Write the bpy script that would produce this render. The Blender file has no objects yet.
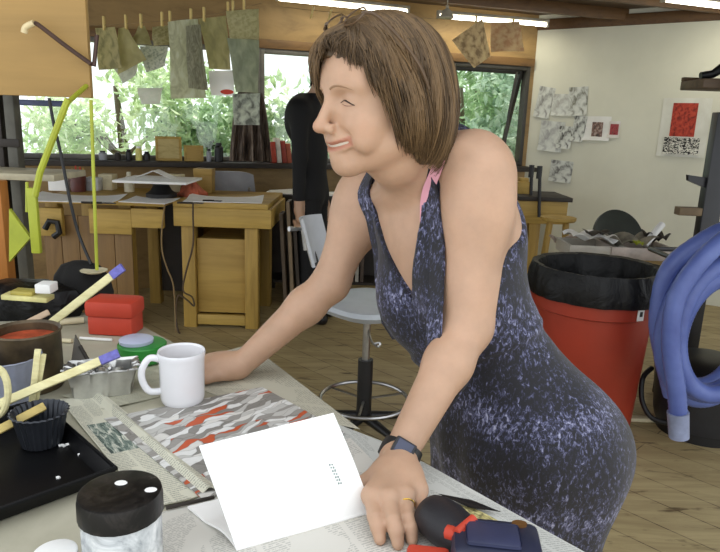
import bpy, bmesh, math, random
import numpy as np
from mathutils import Vector, Matrix
random.seed(4); np.random.seed(4)
SC = bpy.context.scene
COL = SC.collection
PI = math.pi
# ---------------------------------------------------------------- camera
PITCH = math.radians(13.3); ROLL = math.radians(2.0); FPX = 640.0
CAM = Vector((0, 0, 1.38))
_f = Vector((0, math.cos(PITCH), -math.sin(PITCH)))
_r0 = Vector((1, 0, 0)); _u0 = Vector((0, math.sin(PITCH), math.cos(PITCH)))
_r = _r0 * math.cos(ROLL) + _u0 * math.sin(ROLL)
_u = _u0 * math.cos(ROLL) - _r0 * math.sin(ROLL)
cd = bpy.data.cameras.new('camera'); cam = bpy.data.objects.new('camera', cd); COL.objects.link(cam)
cd.sensor_width = 36; cd.lens = FPX / 720 * 36; cd.clip_start = 0.05
m = Matrix((_r, _u, -_f)).transposed().to_4x4(); m.translation = CAM
cam.matrix_world = m; SC.camera = cam
# ---------------------------------------------------------------- view, world, sun
SC.view_settings.view_transform = 'Standard'; SC.view_settings.look = 'None'
SC.view_settings.gamma = 1; SC.view_settings.use_curve_mapping = False
SC.view_settings.exposure = 0.22
w = bpy.data.worlds.new('overcast_sky'); SC.world = w; w.use_nodes = True
bgn = w.node_tree.nodes['Background']; bgn.inputs[0].default_value = (0.93, 0.97, 1.0, 1); bgn.inputs[1].default_value = 1.45
sd = bpy.data.lights.new('sun', 'SUN'); so = bpy.data.objects.new('sun', sd); COL.objects.link(so)
sd.energy = 6.0; sd.angle = math.radians(8); sd.color = (1, .97, .9)
so.rotation_euler = (math.radians(-30), 0, math.radians(20))
so.location = (0, -3, 8)
# ---------------------------------------------------------------- helpers
def ray(px, py):
    return _f + _r * ((px - 360) / FPX) + _u * ((276 - py) / FPX)
def P(px, py, Y):
    d = ray(px, py); return CAM + d * (Y / d.y)
def G(px, py, z):
    d = ray(px, py); return CAM + d * ((z - CAM.z) / d.z)
def PL(px, py, o, n):
    d = ray(px, py); return CAM + d * ((o - CAM).dot(n) / d.dot(n))
def V(*a): return Vector(a)

def tag(o, label=None, cat=None, group=None, kind=None):
    if label: o['label'] = label
    if cat: o['category'] = cat
    if group: o['group'] = group
    if kind: o['kind'] = kind
    return o
def thing(name, label, cat, loc=(0, 0, 0), rz=0, group=None):
    o = bpy.data.objects.new(name, None); COL.objects.link(o)
    o.location = loc; o.rotation_euler = (0, 0, rz); o.empty_display_size = .05
    return tag(o, label, cat, group)
def copy_tree(o, parent=None):
    c = o.copy(); COL.objects.link(c)
    if parent is not None: c.parent = parent; 
    for ch in o.children: copy_tree(ch, c)
    return c

class MB:
    def __init__(s): s.b = bmesh.new()
    def box(s, lo, hi, bev=0, M=None):
        lo = Vector(lo); hi = Vector(hi)
        r = bmesh.ops.create_cube(s.b, size=1)
        vs = r['verts']
        for v in vs:
            v.co = Vector(((lo[i] + hi[i]) / 2 + v.co[i] * (hi[i] - lo[i]) for i in range(3)))
        if bev:
            es = list({e for v in vs for e in v.link_edges})
            rr = bmesh.ops.bevel(s.b, geom=es, offset=bev, segments=2, affect='EDGES', profile=.5)
            vs = list({v for f in rr['faces'] for v in f.verts} | {v for v in vs if v.is_valid})
        if M is not None:
            for v in vs: v.co = M @ v.co
        return s
    def tube(s, pts, r, n=10, caps=True, flat=1.0, closed=False):
        pts = [Vector(p) for p in pts]; N = len(pts)
        rs = r if hasattr(r, '__len__') else [r] * N
        rings = []; ref = None
        for i, p in enumerate(pts):
            if closed: t = pts[(i + 1) % N] - pts[i - 1]
            else: t = pts[min(i + 1, N - 1)] - pts[max(i - 1, 0)]
            t = t.normalized() if t.length > 1e-9 else Vector((0, 0, 1))
            if ref is None:
                ref = Vector((0, 0, 1)) if abs(t.z) < .9 else Vector((1, 0, 0))
            a = (ref - t * ref.dot(t)).normalized(); ref = a; b = t.cross(a)
            rings.append([s.b.verts.new(p + (a * math.cos(k / n * 2 * PI) * flat + b * math.sin(k / n * 2 * PI)) * rs[i]) for k in range(n)])
        M = N if closed else N - 1
        for i in range(M):
            A = rings[i]; B = rings[(i + 1) % N]
            for k in range(n): s.b.faces.new((A[k], A[(k + 1) % n], B[(k + 1) % n], B[k]))
        if caps and not closed:
            s.b.faces.new(rings[0][::-1]); s.b.faces.new(rings[-1])
        return s
    def lathe(s, prof, c=(0, 0, 0), n=32, M=None, sx=1, sy=1, fl=None):
        c = Vector(c); rings = []
        for (r, z) in prof:
            ring = []
            for k in range(n):
                a = k / n * 2 * PI; rr = r * (fl(a, z) if fl else 1)
                v = Vector((rr * math.cos(a) * sx, rr * math.sin(a) * sy, z))
                if M is not None: v = M @ v
                ring.append(s.b.verts.new(c + v))
            rings.append(ring)
        for A, B in zip(rings, rings[1:]):
            for k in range(n): s.b.faces.new((A[k], A[(k + 1) % n], B[(k + 1) % n], B[k]))
        if prof[0][0] > 1e-6: s.b.faces.new(rings[0][::-1])
        if prof[-1][0] > 1e-6: s.b.faces.new(rings[-1])
        return s
    def poly(s, pts, th, up=(0, 0, 1)):
        """prism: outline pts (world), extruded by -up*th"""
        up = Vector(up).normalized() * th
        A = [s.b.verts.new(Vector(p)) for p in pts]; B = [s.b.verts.new(Vector(p) - up) for p in pts]
        s.b.faces.new(A); s.b.faces.new(B[::-1]); n = len(pts)
        for i in range(n): s.b.faces.new((A[i], B[i], B[(i + 1) % n], A[(i + 1) % n]))
        return s
    def sheet(s, fn, nu=10, nv=10, th=0.0008):
        """surface fn(u,v)->Vector with a real thickness and UVs"""
        uvl = s.b.loops.layers.uv.verify()
        g = [[Vector(fn(i / nu, j / nv)) for j in range(nv + 1)] for i in range(nu + 1)]
        T = [[None] * (nv + 1) for _ in range(nu + 1)]; Bt = [[None] * (nv + 1) for _ in range(nu + 1)]
        for i in range(nu + 1):
            for j in range(nv + 1):
                du = g[min(i + 1, nu)][j] - g[max(i - 1, 0)][j]; dv = g[i][min(j + 1, nv)] - g[i][max(j - 1, 0)]
                nn = du.cross(dv); nn = nn.normalized() if nn.length > 1e-12 else Vector((0, 0, 1))
                T[i][j] = s.b.verts.new(g[i][j] + nn * th / 2); Bt[i][j] = s.b.verts.new(g[i][j] - nn * th / 2)
        def F(q, uvs):
            f = s.b.faces.new(q)
            for l, uv in zip(f.loops, uvs): l[uvl].uv = uv
        for i in range(nu):
            for j in range(nv):
                uv = [(i / nu, j / nv), ((i + 1) / nu, j / nv), ((i + 1) / nu, (j + 1) / nv), (i / nu, (j + 1) / nv)]
                F((T[i][j], T[i + 1][j], T[i + 1][j + 1], T[i][j + 1]), uv)
                F((Bt[i][j + 1], Bt[i + 1][j + 1], Bt[i + 1][j], Bt[i][j]), uv[::-1])
        for i in range(nu):
            F((T[i + 1][0], T[i][0], Bt[i][0], Bt[i + 1][0]), [(i / nu, 0)] * 4); F((T[i][nv], T[i + 1][nv], Bt[i + 1][nv], Bt[i][nv]), [(i / nu, 1)] * 4)
        for j in range(nv):
            F((T[0][j], T[0][j + 1], Bt[0][j + 1], Bt[0][j]), [(0, j / nv)] * 4); F((T[nu][j + 1], T[nu][j], Bt[nu][j], Bt[nu][j + 1]), [(1, j / nv)] * 4)
        return s
    def build(s, name, mt, parent=None, smooth=None, kind=None, world=True):
        bmesh.ops.recalc_face_normals(s.b, faces=s.b.faces[:])
        me = bpy.data.meshes.new(name)
        if smooth is None: smooth = True
        s.b.to_mesh(me); s.b.free()
        o = bpy.data.objects.new(name, me); COL.objects.link(o)
        me.materials.append(mt)
        if smooth:
            me.polygons.foreach_set('use_smooth', [True] * len(me.polygons))
            try:
                me.set_sharp_from_angle(angle=math.radians(38))
            except Exception: pass
        if parent is not None:
            o.parent = parent
            if world:   # geometry given in world space: keep it there
                mw = Matrix.LocRotScale(*world_of(parent))
                me.transform(mw.inverted())
        if kind: o['kind'] = kind
        return o
def world_of(p):
    M = Matrix.Identity(4); q = p
    while q is not None:
        M = q.matrix_basis @ M; q = q.parent
    return M.decompose()
def place(o, c, rz=0):
    """give a single-mesh thing its origin at c"""
    o.data.transform(Matrix.Translation(-Vector(c))); o.location = c
    return o
def bez(p0, p1, p2, p3, n=16):
    p0, p1, p2, p3 = map(Vector, (p0, p1, p2, p3)); out = []
    for i in range(n + 1):
        t = i / n; q = 1 - t
        out.append(p0 * q**3 + p1 * 3 * q * q * t + p2 * 3 * q * t * t + p3 * t**3)
    return out
def catmull(pts, n=6):
    pts = [Vector(p) for p in pts]; pts = [pts[0]] + pts + [pts[-1]]; out = []
    for i in range(1, len(pts) - 2):
        a, b, c, d = pts[i - 1:i + 3]
        for k in range(n):
            t = k / n
            out.append(.5 * ((2 * b) + (c - a) * t + (2 * a - 5 * b + 4 * c - d) * t * t + (3 * b - a - 3 * c + d) * t**3))
    out.append(pts[-2]); return out
# ---------------------------------------------------------------- materials
def lin(c):
    if isinstance(c, str):
        c = [int(c[i:i + 2], 16) / 255 for i in (0, 2, 4)]
    return tuple((x / 12.92 if x <= .04045 else ((x + .055) / 1.055) ** 2.4) for x in c) + (1,)
class NT:
    def __init__(s, name):
        s.m = bpy.data.materials.new(name); s.m.use_nodes = True; s.t = s.m.node_tree
        s.b = s.t.nodes['Principled BSDF']
    def n(s, ty, **k):
        nd = s.t.nodes.new(ty)
        for a, v in k.items():
            if a in nd.inputs.keys() if isinstance(a, str) else False: nd.inputs[a].default_value = v
            else: setattr(nd, a, v)
        return nd
    def l(s, a, b): s.t.links.new(a, b)
    def ramp(s, fac, stops, const=False):
        r = s.t.nodes.new('ShaderNodeValToRGB'); cr = r.color_ramp
        if const: cr.interpolation = 'CONSTANT'
        while len(cr.elements) < len(stops): cr.elements.new(.5)
        for e, (p, c) in zip(cr.elements, stops): e.position = p; e.color = lin(c)
        s.l(fac, r.inputs[0]); return r.outputs[0]
    def coord(s, out='Object', scale=(1, 1, 1), rot=(0, 0, 0)):
        tc = s.t.nodes.new('ShaderNodeTexCoord'); mp = s.t.nodes.new('ShaderNodeMapping')
        mp.inputs['Scale'].default_value = scale; mp.inputs['Rotation'].default_value = rot
        s.l(tc.outputs[out], mp.inputs[0]); return mp.outputs[0]
    def noise(s, vec, sc=5, det=4, rough=.6, dist=0):
        nz = s.t.nodes.new('ShaderNodeTexNoise'); nz.inputs['Scale'].default_value = sc
        nz.inputs['Detail'].default_value = det; nz.inputs['Roughness'].default_value = rough
        nz.inputs['Distortion'].default_value = dist
        s.l(vec, nz.inputs['Vector']); return nz.outputs[0]
    def bump(s, h, st=.3, d=.002):
        b = s.t.nodes.new('ShaderNodeBump'); b.inputs['Strength'].default_value = st; b.inputs['Distance'].default_value = d
        s.l(h, b.inputs['Height']); s.l(b.outputs[0], s.b.inputs['Normal'])
    def mix(s, f, a, b, mode='MIX'):
        mx = s.t.nodes.new('ShaderNodeMix'); mx.data_type = 'RGBA'; mx.blend_type = mode
        for sock, v in ((mx.inputs[0], f), (mx.inputs[6], a), (mx.inputs[7], b)):
            if hasattr(v, 'links'): s.l(v, sock)
            else: sock.default_value = v if not isinstance(v, str) else lin(v)
        return mx.outputs[2]
    def math(s, op, a, b=0.0, c=None):
        mn = s.t.nodes.new('ShaderNodeMath'); mn.operation = op
        for i, v in enumerate((a, b, c)):
            if v is None: continue
            if hasattr(v, 'links'): s.l(v, mn.inputs[i])
            else: mn.inputs[i].default_value = v
        return mn.outputs[0]
    def fin(s, col=None, rough=.5, metal=0, spec=None):
        if col is not None:
            if hasattr(col, 'links'): s.l(col, s.b.inputs['Base Color'])
            else: s.b.inputs['Base Color'].default_value = lin(col)
        s.b.inputs['Roughness'].default_value = rough; s.b.inputs['Metallic'].default_value = metal
        if spec is not None: s.b.inputs['Specular IOR Level'].default_value = spec
        return s.m
def hx(c, k):
    v = [min(255, max(0, int(int(c[i:i + 2], 16) * k))) for i in (0, 2, 4)]
    return '%02x%02x%02x' % tuple(v)
def plain(name, c, rough=.5, metal=0, var=.12, sc=12, bump=.15, spec=None, bsc=60):
    t = NT(name); v = t.coord(); n = t.noise(v, sc, 4)
    col = t.ramp(n, [(.3, hx(c, 1 - var)), (.7, hx(c, 1 + var))])
    if bump: t.bump(t.noise(v, bsc, 3), bump, .001)
    return t.fin(col, rough, metal, spec)
def wood(name, c1, c2, axis=0, rough=.55, sc=1.0, knots=True):
    t = NT(name); s = [14 * sc] * 3; s[axis] = 1.2 * sc
    v = t.coord(scale=tuple(s)); n = t.noise(v, 1.6, 6, .65, .6)
    col = t.ramp(n, [(.28, c2), (.5, c1), (.72, hx(c1, 1.1))])
    v2 = t.coord(scale=(3, 3, 3)); n2 = t.noise(v2, 1.2, 3)
    col = t.mix(t.math('MULTIPLY', n2, .5), col, c2)
    t.bump(n, .2, .001)
    return t.fin(col, rough)
def emis(name, c, st):
    t = NT(name); v = t.coord(); n = t.noise(v, 3, 2)
    col = t.ramp(n, [(.3, hx(c, .97)), (.7, c)])
    t.l(col, t.b.inputs['Emission Color']); t.b.inputs['Emission Strength'].default_value = st
    return t.fin(c, .5)
# ---------------------------------------------------------------- materials used
M_pine = wood('pine_bench', 'bd9d50', '9a7c38', 0)
M_pinez = wood('pine_upright', 'b7964a', '937434', 2)
M_ply = wood('plywood', 'b8974e', '9c7c3a', 0, sc=.5)
M_plyd = wood('dark_plywood', '8a6a3c', '6b4f2b', 2, sc=.6)
M_beam = wood('brown_beam', '6a4c2a', '4a331b', 0)
M_brown = wood('brown_panel', '5c4327', '3f2d1a', 2)
M_black = plain('black_metal', '15151a', .35, 0, .2)
M_blackp = plain('black_plastic', '121214', .45)
M_dark = plain('dark_wood', '2b241d', .6)
M_grey = plain('grey_plastic', '9a9ca3', .4, var=.04)
M_steel = plain('steel', 'a8a8a8', .3, 1)
M_white = plain('white_paper', 'f2f2f0', .7, var=.02, bump=.1, bsc=20)
M_offw = plain('cream_paper', 'd9cfae', .7, var=.06)
M_yel = plain('yellow_green_plastic', 'a8b034', .45, var=.06)
M_red = plain('red_plastic', 'c2402a', .6, var=.04)
M_tape = plain('blue_tape', '6b69b4', .6, var=.12, sc=120)
M_stick = wood('pale_stick', 'e6dfae', 'cfc489', 0, sc=3)
# ---- floor
t = NT('worn_plank_floor'); v = t.coord(rot=(0, 0, math.radians(45)))
br = t.t.nodes.new('ShaderNodeTexBrick'); t.l(v, br.inputs[0])
br.offset = .37; br.inputs['Scale'].default_value = 1; br.inputs['Brick Width'].default_value = 2.6; br.inputs['Row Height'].default_value = .15
br.inputs['Mortar Size'].default_value = .0028; br.inputs['Color1'].default_value = lin('a99870'); br.inputs['Color2'].default_value = lin('98865e'); br.inputs['Mortar'].default_value = lin('54452d')
v2 = t.coord(rot=(0, 0, math.radians(45)), scale=(1.0, 9, 1)); n1 = t.noise(v2, 2.2, 8, .7, .8)
c = t.mix(t.ramp(n1, [(.42, '000000'), (.62, 'aaaaaa')]), br.outputs[0], 'd3c292')
v3 = t.coord(rot=(0, 0, math.radians(45)), scale=(1, 4, 1)); n3 = t.noise(v3, 4.5, 5, .6, .4)
c = t.mix(t.ramp(n3, [(.60, '000000'), (.70, 'ffffff')]), c, '57462c')
n4 = t.noise(t.coord(), .9, 2)
c = t.mix(t.ramp(n4, [(.42, '000000'), (.66, '909090')]), c, '7d6d4c')
t.bump(n1, .25, .002); M_floor = t.fin(c, .55)
MB().box((-4, -1.5, -.06), (5, 9.0, 0)).build('floor', M_floor, kind='structure')
# ---- window wall frame (direction a, slightly turned) and white wall
WA = math.radians(18); Wd = V(math.cos(WA), math.sin(WA), 0); Wn = V(math.sin(WA), -math.cos(WA), 0)   # Wn points into the room
WO = V(-1.25, 5.3, 0)                     # a point on the wall
def wp(px, py, off=0.0):
    return PL(px, py, WO + Wn * off, Wn)
corner = wp(526, 160); ws = (corner - WO).dot(Wd)
def wloc(s, z, off=0.0): return WO + Wd * s + Wn * off + V(0, 0, z)
Mw = Matrix((Wd, -Wn, V(0, 0, 1))).transposed().to_4x4(); Mw.translation = WO       # local x along, y outward, z up
S0 = -2.6; ZS = 1.05; ZT = 1.95; ZC = 2.42
mt_wall = wood('plywood_wall', 'a08250', '7c623a', 0, sc=.4)
b = MB(); b.box((S0, 0, 0), (ws, .1, ZS - .02), M=Mw); b.box((S0, 0, ZT + .03), (ws, .1, ZC + .3), M=Mw)
b.box((ws - .05, 0, ZS - .02), (ws, .1, ZT + .03), M=Mw); b.box((S0, 0, ZS - .02), (S0 + .1, .1, ZT + .03), M=Mw)
b.build('wall_back', mt_wall, kind='structure')
M_frame = plain('grey_window_frame', '6d6a62', .5); M_framed = plain('dark_window_frame', '37352f', .5)
sx_ = lambda px: (wp(px, 110) - WO).dot(Wd)
edges = [S0 + .1, sx_(260), sx_(352), 1.62, sx_(449), ws - .05]
t = NT('window_glass'); g = t.t.nodes.new('ShaderNodeBsdfGlossy'); g.inputs['Roughness'].default_value = .02
tr = t.t.nodes.new('ShaderNodeBsdfTransparent'); mx = t.t.nodes.new('ShaderNodeMixShader'); mx.inputs[0].default_value = .05
nz = t.noise(t.coord(), 3, 2); t.l(t.ramp(nz, [(.3, 'f4faf6'), (.7, 'ffffff')]), tr.inputs[0])
t.l(tr.outputs[0], mx.inputs[1]); t.l(g.outputs[0], mx.inputs[2]); t.l(mx.outputs[0], t.t.nodes['Material Output'].inputs[0]); M_glass = t.m
for i in range(len(edges) - 1):
    a, c_ = edges[i], edges[i + 1]; b = MB(); f = .035
    b.box((a, -.02, ZS), (a + f, .07, ZT), .004, Mw); b.box((c_ - f, -.02, ZS), (c_, .07, ZT), .004, Mw)
    b.box((a + f, -.02, ZT - f), (c_ - f, .07, ZT), .004, Mw); b.box((a + f, -.02, ZS), (c_ - f, .07, ZS + f), .004, Mw)
    fr = b.build('window_%d' % (i + 1), M_framed if i == 4 else M_frame, kind='structure')
    if i < 4:
        MB().box((a + f, .02, ZS + f), (c_ - f, .026, ZT - f), M=Mw).build('pane', M_glass, fr)
    else:       # open sash, hinged at the top and swung outward
        Mh = Mw @ Matrix.Translation((0, .04, ZT - f)) @ Matrix.Rotation(math.radians(18), 4, 'X')
        L = ZT - ZS - 2 * f; b = MB()
        b.box((a + f, 0, -L), (a + 2 * f, .03, 0), .003, Mh); b.box((c_ - 2 * f, 0, -L), (c_ - f, .03, 0), .003, Mh)
        b.box((a + 2 * f, 0, -f), (c_ - 2 * f, .03, 0), .003, Mh); b.box((a + 2 * f, 0, -L), (c_ - 2 * f, .03, -L + f), .003, Mh)
        sa = b.build('sash', M_framed, fr)
        MB().box((a + 2 * f, .012, -L + f), (c_ - 2 * f, .018, -f), M=Mh).build('pane', M_glass, sa)
        MB().tube([wp(517, 72, .02), wp(509, 112, .0), wp(504, 150, .0)], .012, 6).build('stay', M_framed, fr)
MB().box((S0, -.24, ZS - .04), (ws - .02, 0.0, ZS), .004, Mw).build('trim_1', M_dark, kind='structure')     # deep dark sill shelf
MB().box((S0, -.03, ZT + .0), (ws - .02, -.001, ZT + .07), .003, Mw).build('trim_2', wood('header_trim', '7a5a30', '5a4020', 0), kind='structure')
# white wall
WB = math.radians(-35); Wd2 = V(math.cos(WB), math.sin(WB), 0); Wn2 = V(math.sin(WB), -math.cos(WB), 0)
co = V(corner.x, corner.y, 0)
Mw2 = Matrix((Wd2, -Wn2, V(0, 0, 1))).transposed().to_4x4(); Mw2.translation = co
M_ww = plain('white_painted_wall', 'dcdccb', .8, var=.025, sc=2, bump=.1)
MB().box((0, 0, 0), (4.2, .1, ZC + .3), M=Mw2).build('wall_right', M_ww, kind='structure')
MB().box((0, -.025, 2.27), (4.2, -.001, 2.36), .003, Mw2).build('trim_3', M_beam, kind='structure')
def w2(px, py, off=0.0): return PL(px, py, co + Wn2 * off, Wn2)
def w2l(px, py):
    p = w2(px, py) - co; return p.dot(Wd2), p.z
# ceiling
M_ceil = wood('ceiling_boards', '57432b', '3c2d1a', 0, sc=.5)
MB().box((-5, 1.2, 2.40), (6, 7.5, 2.44)).build('ceiling', M_ceil, kind='structure')
for i in range(6):
    yy = -.6 - i * .62
    MB().box((S0 - 1, yy - .022, 2.31), (5.4, yy + .022, 2.40), .003, Mw).build('trim_%d' % (4 + i), M_beam, kind='structure')
# ---- outside: ground, trees, pale house
t = NT('grass_ground'); n = t.noise(t.coord(), 2, 6); M_gr = t.fin(t.ramp(n, [(.3, '6f8a4c'), (.7, 'a8bd7a')]), .9)
MB().box((-14, 7.6, -.4), (16, 24, -.06)).build('ground', M_gr, kind='structure')
def leaves(n, blobs, size, name):
    c = np.zeros((n, 3)); 
    for i in range(n):
        bx, by, bz, rx, ry, rz = random.choice(blobs)
        d = np.random.normal(size=3); d /= np.linalg.norm(d); d *= random.random() ** .4
        c[i] = (bx + d[0] * rx, by + d[1] * ry, bz + d[2] * rz)
    a = np.random.normal(size=(n, 3)); a /= np.linalg.norm(a, axis=1)[:, None]
    b_ = np.cross(a, np.random.normal(size=(n, 3))); b_ /= np.linalg.norm(b_, axis=1)[:, None]
    nn = np.cross(a, b_); sz = size * np.random.uniform(.5, 1.5, (n, 1))
    v0 = c - a * sz; v1 = c + b_ * sz * .42 + nn * sz * .15; v2_ = c + a * sz; v3 = c - b_ * sz * .42 + nn * sz * .15
    vs = np.stack([v0, v1, v2_, v3], 1).reshape(-1, 3)
    idx = np.arange(n)[:, None] * 4
    fs = np.concatenate([idx + np.array([[0, 1, 2]]), idx + np.array([[0, 2, 3]])]).tolist()
    me = bpy.data.meshes.new(name); me.from_pydata(vs.tolist(), [], fs); return me
def leafmat(name, c1, c2, c3):
    t = NT(name); n = t.noise(t.coord(), 2.2, 5, .7)
    col = t.ramp(n, [(.3, c1), (.5, c2), (.68, c3)]); t.l(col, t.b.inputs['Base Color'])
    t.b.inputs['Roughness'].default_value = .45; t.b.inputs['Transmission Weight'].default_value = 0
    tl = t.t.nodes.new('ShaderNodeBsdfTranslucent'); t.l(col, tl.inputs[0]); mx = t.t.nodes.new('ShaderNodeMixShader'); mx.inputs[0].default_value = .4
    t.l(t.b.outputs[0], mx.inputs[1]); t.l(tl.outputs[0], mx.inputs[2]); t.l(mx.outputs[0], t.t.nodes['Material Output'].inputs[0]); return t.m
M_bark = wood('bark', '6a5b48', '40362a', 2)
LM = [leafmat('leaves_light', '7f9668', 'c4d6a8', 'f2f8e6'), leafmat('leaves_mid', '4c6a48', '94b084', 'd6e4c8'), leafmat('leaves_cool', '66866c', 'adc4ac', 'e6f0e2')]
def tree(x, y, label, k, r=1.0, h=2.3, n=1900, size=.08, cat='tree'):
    t_ = thing('leafy_tree' if cat == 'tree' else 'leafy_shrub', label, cat, (x, y, -.06))
    bl = [(x + random.uniform(-.9, .9) * r, y + random.uniform(-.5, .5) * r, h * random.uniform(.35, 1.15), .55 * r, .5 * r, .45 * r) for _ in range(9)]
    me = leaves(n, bl, size, 'foliage'); o = bpy.data.objects.new('foliage', me); COL.objects.link(o); me.materials.append(LM[k])
    me.transform(Matrix.Translation((-x, -y, .06))); o.parent = t_
    b = MB(); b.tube([V(x, y, -.07), V(x + .05, y, h * .5), V(x - .03, y, h * .95)], [.09 * r, .07 * r, .03 * r], 8)
    for bb in bl[:5]: b.tube([V(x + .03, y, h * .4), V((x + bb[0]) / 2, (y + bb[1]) / 2, h * .6), V(*bb[:3])], [.035 * r, .025 * r, .012 * r], 6)
    b.build('trunk', M_bark, t_)
tree(-3.6, 9.6, 'pale sunlit leafy tree outside the left end of the window', 0, 1.1, 1.9)
tree(-2.1, 9.2, 'green shrub outside the window behind the dangling paper bags', 1, .9, 1.3, cat='shrub')
tree(-1.0, 9.9, 'bushy tree outside the window above the two wooden frames', 0, 1.1, 1.8)
tree(.1, 9.3, 'bushy green tree outside the window left of the smiling woman', 2, 1.0, 2.0)
tree(1.5, 10.4, 'tree outside the window hidden mostly behind the smiling woman', 1, 1.1, 2.1)
tree(2.7, 9.6, 'cool green leafy tree outside the open window sash', 2, 1.0, 1.9, 3400)
tree(3.4, 12.5, 'tall distant tree seen above the open window sash', 1, 1.8, 2.8, 3000, .12)
# ---- fluorescent lights
M_tube = emis('lit_tube', 'fffbe8', 7.0); M_fix = plain('white_enamel', 'a8a190', .4)
def fluoro(a, b_, label):
    a = Vector(a); b_ = Vector(b_); c0 = (a + b_) / 2; d = b_ - a; L = d.length; ang = math.atan2(d.y, d.x)
    t_ = thing('fluorescent_light', label, 'light', c0, ang, 'fluorescent ceiling lights')
    M_ = Matrix.Translation(c0) @ Matrix.Rotation(ang, 4, 'Z')
    MB().box((-L / 2, -.022, .02), (L / 2, .022, .045), .004, M_).build('housing', M_fix, t_)
    MB().tube([M_ @ V(-L / 2 + .02, 0, 0), M_ @ V(L / 2 - .02, 0, 0)], .017, 12).build('lamp_tube', M_tube, t_)
    bb = MB(); bb.box((-L / 2, -.02, -.02), (-L / 2 + .02, .02, .035), .003, M_); bb.box((L / 2 - .02, -.02, -.02), (L / 2, .02, .035), .003, M_); bb.build('socket', M_fix, t_)
    al = bpy.data.lights.new('tube_light', 'AREA'); al.shape = 'RECTANGLE'; al.size = L * .95; al.size_y = .02; al.energy = 3.5; al.color = (1, .93, .74)
    ao = bpy.data.objects.new('tube_light', al); COL.objects.link(ao); ao.parent = t_; ao.location = (0, 0, -.022)
ZF = 2.28
fluoro(G(276, -2, ZF), G(409, 12, ZF), 'lit fluorescent tube overhead above the smiling woman')
fluoro(G(437, 16, ZF), G(548, 25, ZF), 'lit fluorescent tube near the top corner of the white wall')
fluoro(G(662, -1, ZF), G(800, 16, ZF), 'lit fluorescent tube cut off by the right frame edge')
# ================================================================ far benches
def pxbox(x0, x1, y0, y1, Y, d, bev=.003, b=None):
    """box whose front face at depth Y spans those picture limits, d deep"""
    p = P((x0 + x1) / 2, (y0 + y1) / 2, Y)
    xa = P(x0, (y0 + y1) / 2, Y).x; xb = P(x1, (y0 + y1) / 2, Y).x
    za = P((x0 + x1) / 2, y1, Y).z; zb = P((x0 + x1) / 2, y0, Y).z
    b = b or MB(); b.box((xa, Y, za), (xb, Y + d, zb), bev); return b
YB = 4.1; ZB = .86
def X(px, py, Y): return P(px, py, Y).x
# right bench
xa, xb = X(173, 215, YB), X(268, 215, YB)
t_ = thing('workbench', 'pale pine workbench with drawer gap and cupboard, nearest the grey stool', 'workbench', ((xa + xb) / 2, YB + .35, 0))
MB().box((xa, YB, ZB - .035), (xb, YB + .75, ZB), .004).build('top', M_pine, t_)
MB().box((xa, YB + .005, ZB - .16), (xb + .02, YB + .04, ZB - .036), .004).build('apron', M_pine, t_)
MB().box((xb - .02, YB + .042, ZB - .16), (xb + .02, YB + .74, ZB - .036), .004).build('apron', M_pine, t_)
for (lx, ly) in ((X(187, 280, YB), YB + .05), (X(250, 280, YB), YB + .05), (X(187, 280, YB), YB + .62), (X(250, 280, YB), YB + .62)):
    MB().box((lx - .043, ly, 0), (lx + .043, ly + .09, ZB - .16), .004).build('leg', M_pinez, t_)
xl, xr = X(194, 280, YB), X(243, 280, YB)
b = MB(); b.box((xl, YB + .09, .10), (xr, YB + .11, ZB - .25), .003); b.build('cupboard_panel', M_ply, t_)
MB().box((xl, YB + .12, .10), (xr, YB + .6, .13)).build('shelf', M_pine, t_); MB().box((xl, YB + .12, ZB - .28), (xr, YB + .6, ZB - .26)).build('shelf', M_pine, t_)
MB().box((xl, YB + .06, .02), (xr, YB + .1, .09), .003).build('bottom_rail', M_pine, t_)
MB().box((xa + .02, YB + .15, .02), (X(181, 280, YB), YB + .7, ZB - .16), .003).build('side_panel', M_brown, t_)
# left bench
xa, xb = X(36, 215, YB - .05), X(163, 215, YB - .05); Y = YB - .03
t_ = thing('workbench', 'long pine workbench at left with panelled front and a black clamp', 'workbench', ((xa + xb) / 2, Y + .35, 0))
MB().box((xa, Y, ZB - .035), (xb, Y + .75, ZB), .004).build('top', M_pine, t_)
b = pxbox(36, 62, 208, 236, Y + .006, .04); b.build('apron', M_pine, t_)
b = pxbox(89, 131, 209, 234, Y + .006, .04); b.build('apron', M_pine, t_)
b = pxbox(131, 163, 209, 228, Y + .006, .04); b.build('apron', M_pine, t_)
x1 = X(131, 280, Y)
for k in range(5):
    w_ = (x1 - xa) / 5; MB().box((xa + w_ * k, Y + .06, .02), (xa + w_ * (k + 1) - .004, Y + .075 + .004 * (k % 2), ZB - .12), .002).build('front_panel', M_plyd, t_)
for ly in (Y + .085, Y + .62):
    for lx in (xa + .05, x1 - .05): MB().box((lx - .04, ly, 0), (lx + .04, ly + .08, ZB - .036), .003).build('leg', M_pinez, t_)
MB().box((x1, Y + .64, .1), (xb, Y + .66, ZB - .1)).build('back_panel', M_dark, t_)
t2 = MB(); c0 = P(53, 229, Y - .04)
t2.tube([c0 + V(-.05, 0, -.0), c0 + V(-.02, 0, .05), c0 + V(.03, 0, .045), c0 + V(.04, 0, -.02), c0 + V(0, 0, -.05)], .02, 8)
t2.tube([c0 + V(.03, .0, -.03), c0 + V(.0, .04, -.045)], .012, 8)
tag(t2.build('clamp', M_blackp), 'black curved clamp on the front of the left pine bench', 'clamp')
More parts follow.
